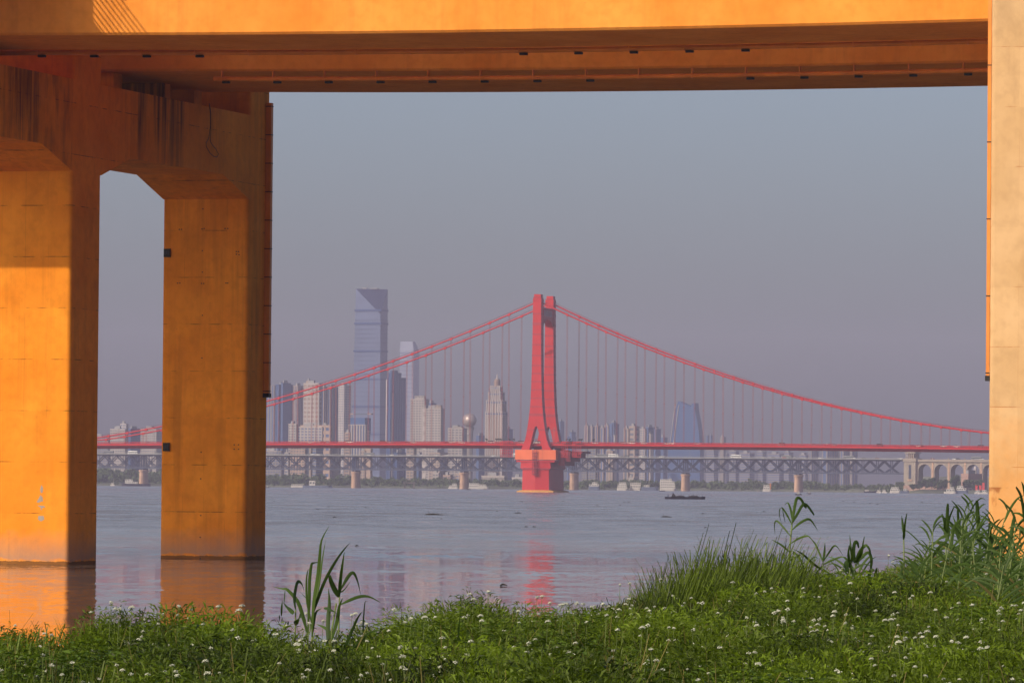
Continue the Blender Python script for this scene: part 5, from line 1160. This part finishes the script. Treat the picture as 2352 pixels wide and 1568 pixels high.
traced(r3, 45, cv5, [([(625, 1600), (640, 1200), (690, 900)], .011), ([(705, 1560), (715, 1200), (725, 760)], .009), ([(560, 1600), (640, 1400), (700, 1200)], .008)],
       [([(718, 830), (740, 600), (760, 450), (775, 345)], .036), ([(735, 760), (800, 640), (855, 573), (890, 590), (925, 680), (955, 815)], .028), ([(720, 830), (665, 740), (628, 650), (612, 598)], .046), ([(735, 915), (850, 860), (960, 825), (1060, 835), (1175, 897)], .026),
        ([(600, 1400), (600, 1100), (615, 900), (604, 735)], .034), ([(555, 950), (620, 970), (700, 1012)], .026), ([(700, 1480), (800, 1330), (920, 1060), (985, 975)], .024), ([(650, 1320), (600, 1190), (475, 1125)], .03), ([(720, 1590), (890, 1380), (1060, 1215), (1185, 1190)], .026),
        ([(640, 1300), (700, 1080), (720, 940), (760, 840)], .03), ([(720, 780), (770, 760), (845, 660)], .012), ([(975, 1250), (985, 1060), (1000, 890), (1030, 880)], .016), ([(630, 1500), (570, 1450), (470, 1330)], .034)], 3)
r4 = reed_root(on_z(1055, 1550, 3.72), 'single slim reed with curved side leaves standing among flowers near the middle', 'reeds')
cvD = lambda x, y: (x, y)
traced(r4, 46, cvD, [([(1057, 1560), (1056, 1500)], .008)], [([(1056, 1525), (1053, 1470), (1056, 1420), (1061, 1385)], .026), ([(1057, 1520), (1066, 1500), (1080, 1490), (1102, 1487)], .014), ([(1055, 1530), (1040, 1512), (1020, 1520), (1000, 1556)], .02), ([(1054, 1515), (1047, 1506), (1036, 1506)], .012), ([(1058, 1500), (1057, 1470), (1050, 1440)], .016)], 4)
cv3 = lambda zx, zy: ((1700 + zx / 5.228) / 1.0221, (1150 + zy / 5.228) / 1.0221)
r5 = reed_root(at(*cv3(770, 1275), 70), 'tall solitary reed with arching leaf pairs rising above the grass hump', 'reeds')
traced(r5, 70, cv3, [([(765, 1330), (790, 900), (825, 500), (836, 390)], 0.0148)],
       [([(838, 400), (828, 290), (805, 200), (778, 153), (740, 185)], 0.0296), ([(838, 400), (858, 250), (885, 118), (912, 94), (950, 120), (985, 190), (1010, 215)], 0.0370), ([(840, 395), (900, 290), (962, 183), (1010, 180), (1060, 240), (1105, 305)], 0.0355), ([(832, 425), (780, 320), (710, 214), (680, 245), (682, 330), (715, 415)], 0.0252),
        ([(832, 490), (920, 410), (1010, 360), (1060, 365), (1110, 430), (1152, 502)], 0.0311), ([(812, 562), (740, 470), (650, 378), (618, 420), (626, 560)], 0.0237), ([(820, 652), (920, 590), (1020, 562), (1070, 600), (1130, 690)], 0.0266), ([(792, 750), (700, 670), (578, 604)], 0.0252), ([(802, 872), (880, 820), (965, 782)], 0.0222), ([(780, 1012), (680, 930), (568, 830)], 0.0326), ([(715, 215), (730, 310), (755, 410)], 0.0118), ([(545, 625), (515, 655), (487, 693)], 0.0089)], 5)
r6 = reed_root(at(*cv3(1195, 1170), 70.5), 'second arching reed just right of the tall solitary one', 'reeds')
traced(r6, 70.5, cv3, [([(1185, 1200), (1205, 1000), (1215, 875)], 0.0096)], [([(1215, 885), (1160, 750), (1110, 645), (1040, 570)], 0.0252), ([(1213, 880), (1232, 750), (1238, 640)], 0.0296), ([(1220, 870), (1290, 760), (1350, 683), (1400, 710), (1470, 820)], 0.0252), ([(1218, 912), (1320, 860), (1440, 818), (1500, 835)], 0.0266), ([(1200, 980), (1080, 890), (960, 780), (850, 722)], 0.0296), ([(1130, 1095), (1240, 1040), (1390, 1020), (1480, 1050)], 0.0222), ([(1205, 930), (1150, 990), (1100, 1080)], 0.0222)], 6)
r7 = reed_root(at(*cv3(1540, 1180), 71), 'dense broad leaved reed with hanging leaves left of the right hand reed stand', 'reeds')
traced(r7, 71, cv3, [([(1525, 1230), (1545, 1000), (1555, 880)], .014), ([(1600, 1180), (1610, 900)], .01)], [([(1545, 950), (1525, 780), (1535, 665)], .06), ([(1505, 860), (1500, 940), (1512, 1010)], .06), ([(1600, 895), (1588, 760), (1602, 650), (1635, 645), (1652, 705)], .05), ([(1610, 885), (1685, 780), (1700, 680), (1722, 563)], .045), ([(1612, 892), (1700, 810), (1772, 764), (1808, 850), (1800, 965)], .04), ([(1620, 840), (1680, 730), (1740, 678), (1785, 730), (1800, 810)], .044), ([(1555, 950), (1600, 1060), (1632, 1140)], .034), ([(1570, 900), (1560, 760), (1540, 540)], .03), ([(1560, 870), (1575, 800), (1550, 720), (1530, 700)], .05), ([(1800, 1180), (1780, 1080), (1800, 985), (1840, 990)], .05), ([(1810, 1200), (1850, 1090), (1870, 950)], .045)], 7)
cv4 = lambda zx, zy: ((2060 + zx / 5.599) / 1.0221, (1120 + zy / 5.599) / 1.0221)
def R(zx, zy, Y, lab, stems, leaves, sd_): traced(reed_root(at(*cv4(zx, zy), Y), lab, 'reeds'), Y, cv4, stems, leaves, sd_)
R(350, 1300, 76, 'thin straight reed with a rolled forked tip at the left of the right hand stand', [([(355, 1400), (350, 1100), (345, 800)], .013)], [([(345, 815), (358, 640), (385, 468)], .05), ([(342, 740), (330, 600), (318, 500)], .034), ([(350, 1100), (250, 1380), (30, 1310)], .03)], 8)
R(1335, 1150, 78, 'straight reed with one closed broad tip leaf just left of the cream pier', [([(1345, 1200), (1338, 950), (1328, 690)], .012)], [([(1330, 700), (1318, 500), (1306, 300)], .06), ([(1335, 720), (1320, 600), (1330, 450)], .04), ([(1340, 1020), (1370, 760), (1400, 720)], .04)], 9)
R(905, 1200, 77, 'tall many leaved reed in the middle of the right hand stand', [([(905, 1300), (900, 1000), (905, 750)], .014)], [([(905, 790), (915, 550), (925, 345)], .055), ([(910, 720), (950, 520), (1012, 378)], .036), ([(900, 740), (880, 600), (848, 478)], .036), ([(895, 760), (885, 640), (893, 530)], .05), ([(905, 850), (930, 740), (940, 650)], .05), ([(900, 840), (800, 930), (700, 1080)], .045)], 10)
R(1090, 1200, 78, 'slim reed with a narrow V of leaves right of the tallest one in the stand', [([(1095, 1200), (1085, 950), (1060, 740)], .011)], [([(1062, 760), (1062, 560), (1054, 418)], .045), ([(1060, 740), (1030, 620), (985, 490)], .03), ([(1065, 740), (1080, 600), (1108, 508)], .032), ([(1075, 850), (1030, 700), (1020, 600)], .03)], 11)
R(985, 1150, 77.5, 'short leaning reed in front of the tallest one in the stand', [([(950, 1150), (965, 930)], .01)], [([(965, 960), (980, 780), (1000, 633)], .05), ([(965, 960), (1120, 890), (1220, 1000)], .04)], 12)
R(1135, 1200, 79, 'twin tipped reed between the slim one and the closed broad one', [([(1130, 1200), (1130, 900)], .01)], [([(1130, 920), (1130, 750), (1124, 638)], .05), ([(1135, 900), (1150, 760), (1172, 640)], .04), ([(1200, 1050), (1225, 880), (1280, 730)], .05), ([(1140, 960), (1080, 860), (1000, 815)], .04)], 13)
R(1475, 1250, 74, 'dark leafy reed against the foot of the cream pier', [([(1480, 1350), (1475, 1050), (1470, 800)], .016)], [([(1472, 840), (1478, 700), (1468, 590)], .05), ([(1480, 840), (1528, 765), (1568, 790), (1588, 850)], .034), ([(1470, 880), (1430, 740), (1370, 660)], .04), ([(1480, 1020), (1560, 930), (1630, 908)], .04), ([(1500, 900), (1470, 960), (1440, 1080)], .07), ([(1475, 960), (1360, 850), (1300, 815)], .035), ([(1480, 1000), (1500, 860), (1520, 780)], .05), ([(1465, 1050), (1380, 1010), (1290, 1040)], .03)], 14)
R(1745, 1200, 72, 'upright reed standing before the sunlit cream pier', [([(1735, 1300), (1740, 940)], .014)], [([(1740, 980), (1758, 750), (1802, 510)], .05), ([(1738, 960), (1728, 830), (1730, 760)], .05), ([(1790, 640), (1840, 610), (1880, 670)], .025), ([(1740, 1100), (1700, 960), (1640, 905)], .035), ([(1800, 1150), (1790, 1000), (1800, 890)], .045), ([(1745, 1080), (1830, 1050), (1920, 1120)], .03)], 15)
R(1935, 1100, 62, 'dark curved reed entering at the right edge in front of the cream pier', [([(1960, 1300), (1945, 900), (1935, 540)], .014)], [([(1940, 620), (1915, 400), (1880, 230), (1820, 125)], .04), ([(1930, 530), (1860, 475), (1750, 468)], .026), ([(1945, 280), (1920, 130), (1890, 50)], .03), ([(1925, 760), (1880, 700), (1870, 820)], .03)], 16)
def auto_reed(x, ybase, Y, h, label, seed, lean=.08):
    g = random.Random(seed); p = at(x, ybase, Y); p.z = bank_z(p.x, p.y) - .03; root = reed_root(p, label, 'reeds in the right hand stand')
    top = p + Vector((g.gauss(lean, .08) * h, g.gauss(0, .06) * h, h)); mid = (p + top) / 2 + Vector((-.03, 0, 0))
    b = MB(); b.tube([p, mid, top], [.011, .009, .005], 5); b.build('stem', M['reed stem'], root, smooth=True); n = g.randint(7, 11)
    for i in range(n):
        f = .22 + .78 * i / (n - 1); s = p.lerp(top, f); sg = 1 if (i + seed) % 2 else -1; L = g.uniform(.3, .55) * (1 if f < .9 else .7); up = g.uniform(.5, 1.3) if f < .85 else 2.4; yy = g.uniform(-.5, .5)
        d = Vector((sg * 1.0, yy, up)).normalized(); dr = g.uniform(.15, .75)
        pts = [s, s + d * L * .4, s + d * L * .75 + Vector((sg * .03, 0, -L * .16 * dr)), s + d * L * .95 + Vector((sg * L * .14, 0, -L * .5 * dr))]
        blade(pts, g.uniform(.017, .034), .3, seed * 17 + i).build('leaf', M['dry grass' if (i < 3 and g.random() < .35) else 'reed leaf'], root, smooth=True)
g = random.Random(77)
for i in range(84):
    x = g.uniform(2060, 2352); k = np.interp(x, [2060, 2150, 2250, 2352], [.45, .9, 1.0, .95]); Y = g.uniform(68, 84) if x < 2270 else g.uniform(62, 78)
    auto_reed(x, 1400, Y, (g.uniform(.55, 1.0) if i % 3 else g.uniform(1.0, 1.5)) * k, 'leafy green reed crowded in the stand at the right end of the bank', 300 + i)
for i, (x, h, Y) in enumerate(((1375, .5, 64), (1400, .55, 65), (1440, .65, 66), (1455, .6, 66.5), (1560, .8, 67), (1620, .95, 68))):
    auto_reed(x, 1400, Y, h, ('thin short reed first on the crest right of the red reflection', 'thin reed second on the crest right of the red reflection', 'fine reed at the left edge of the grass hump, taller one', 'fine reed at the left edge of the grass hump, shorter one', 'reed poking from the left slope of the grass hump', 'reed poking from the top of the grass hump')[i], 400 + i)

for i in range(10):
    x = g.uniform(1500, 2000); h = g.uniform(.5, .85); Y = 66.5 + (x - 1480) / 500 * 9
    auto_reed(x, 1400, Y, h, 'thin green reed rising out of the grass hump on the right half of the bank', 500 + i)
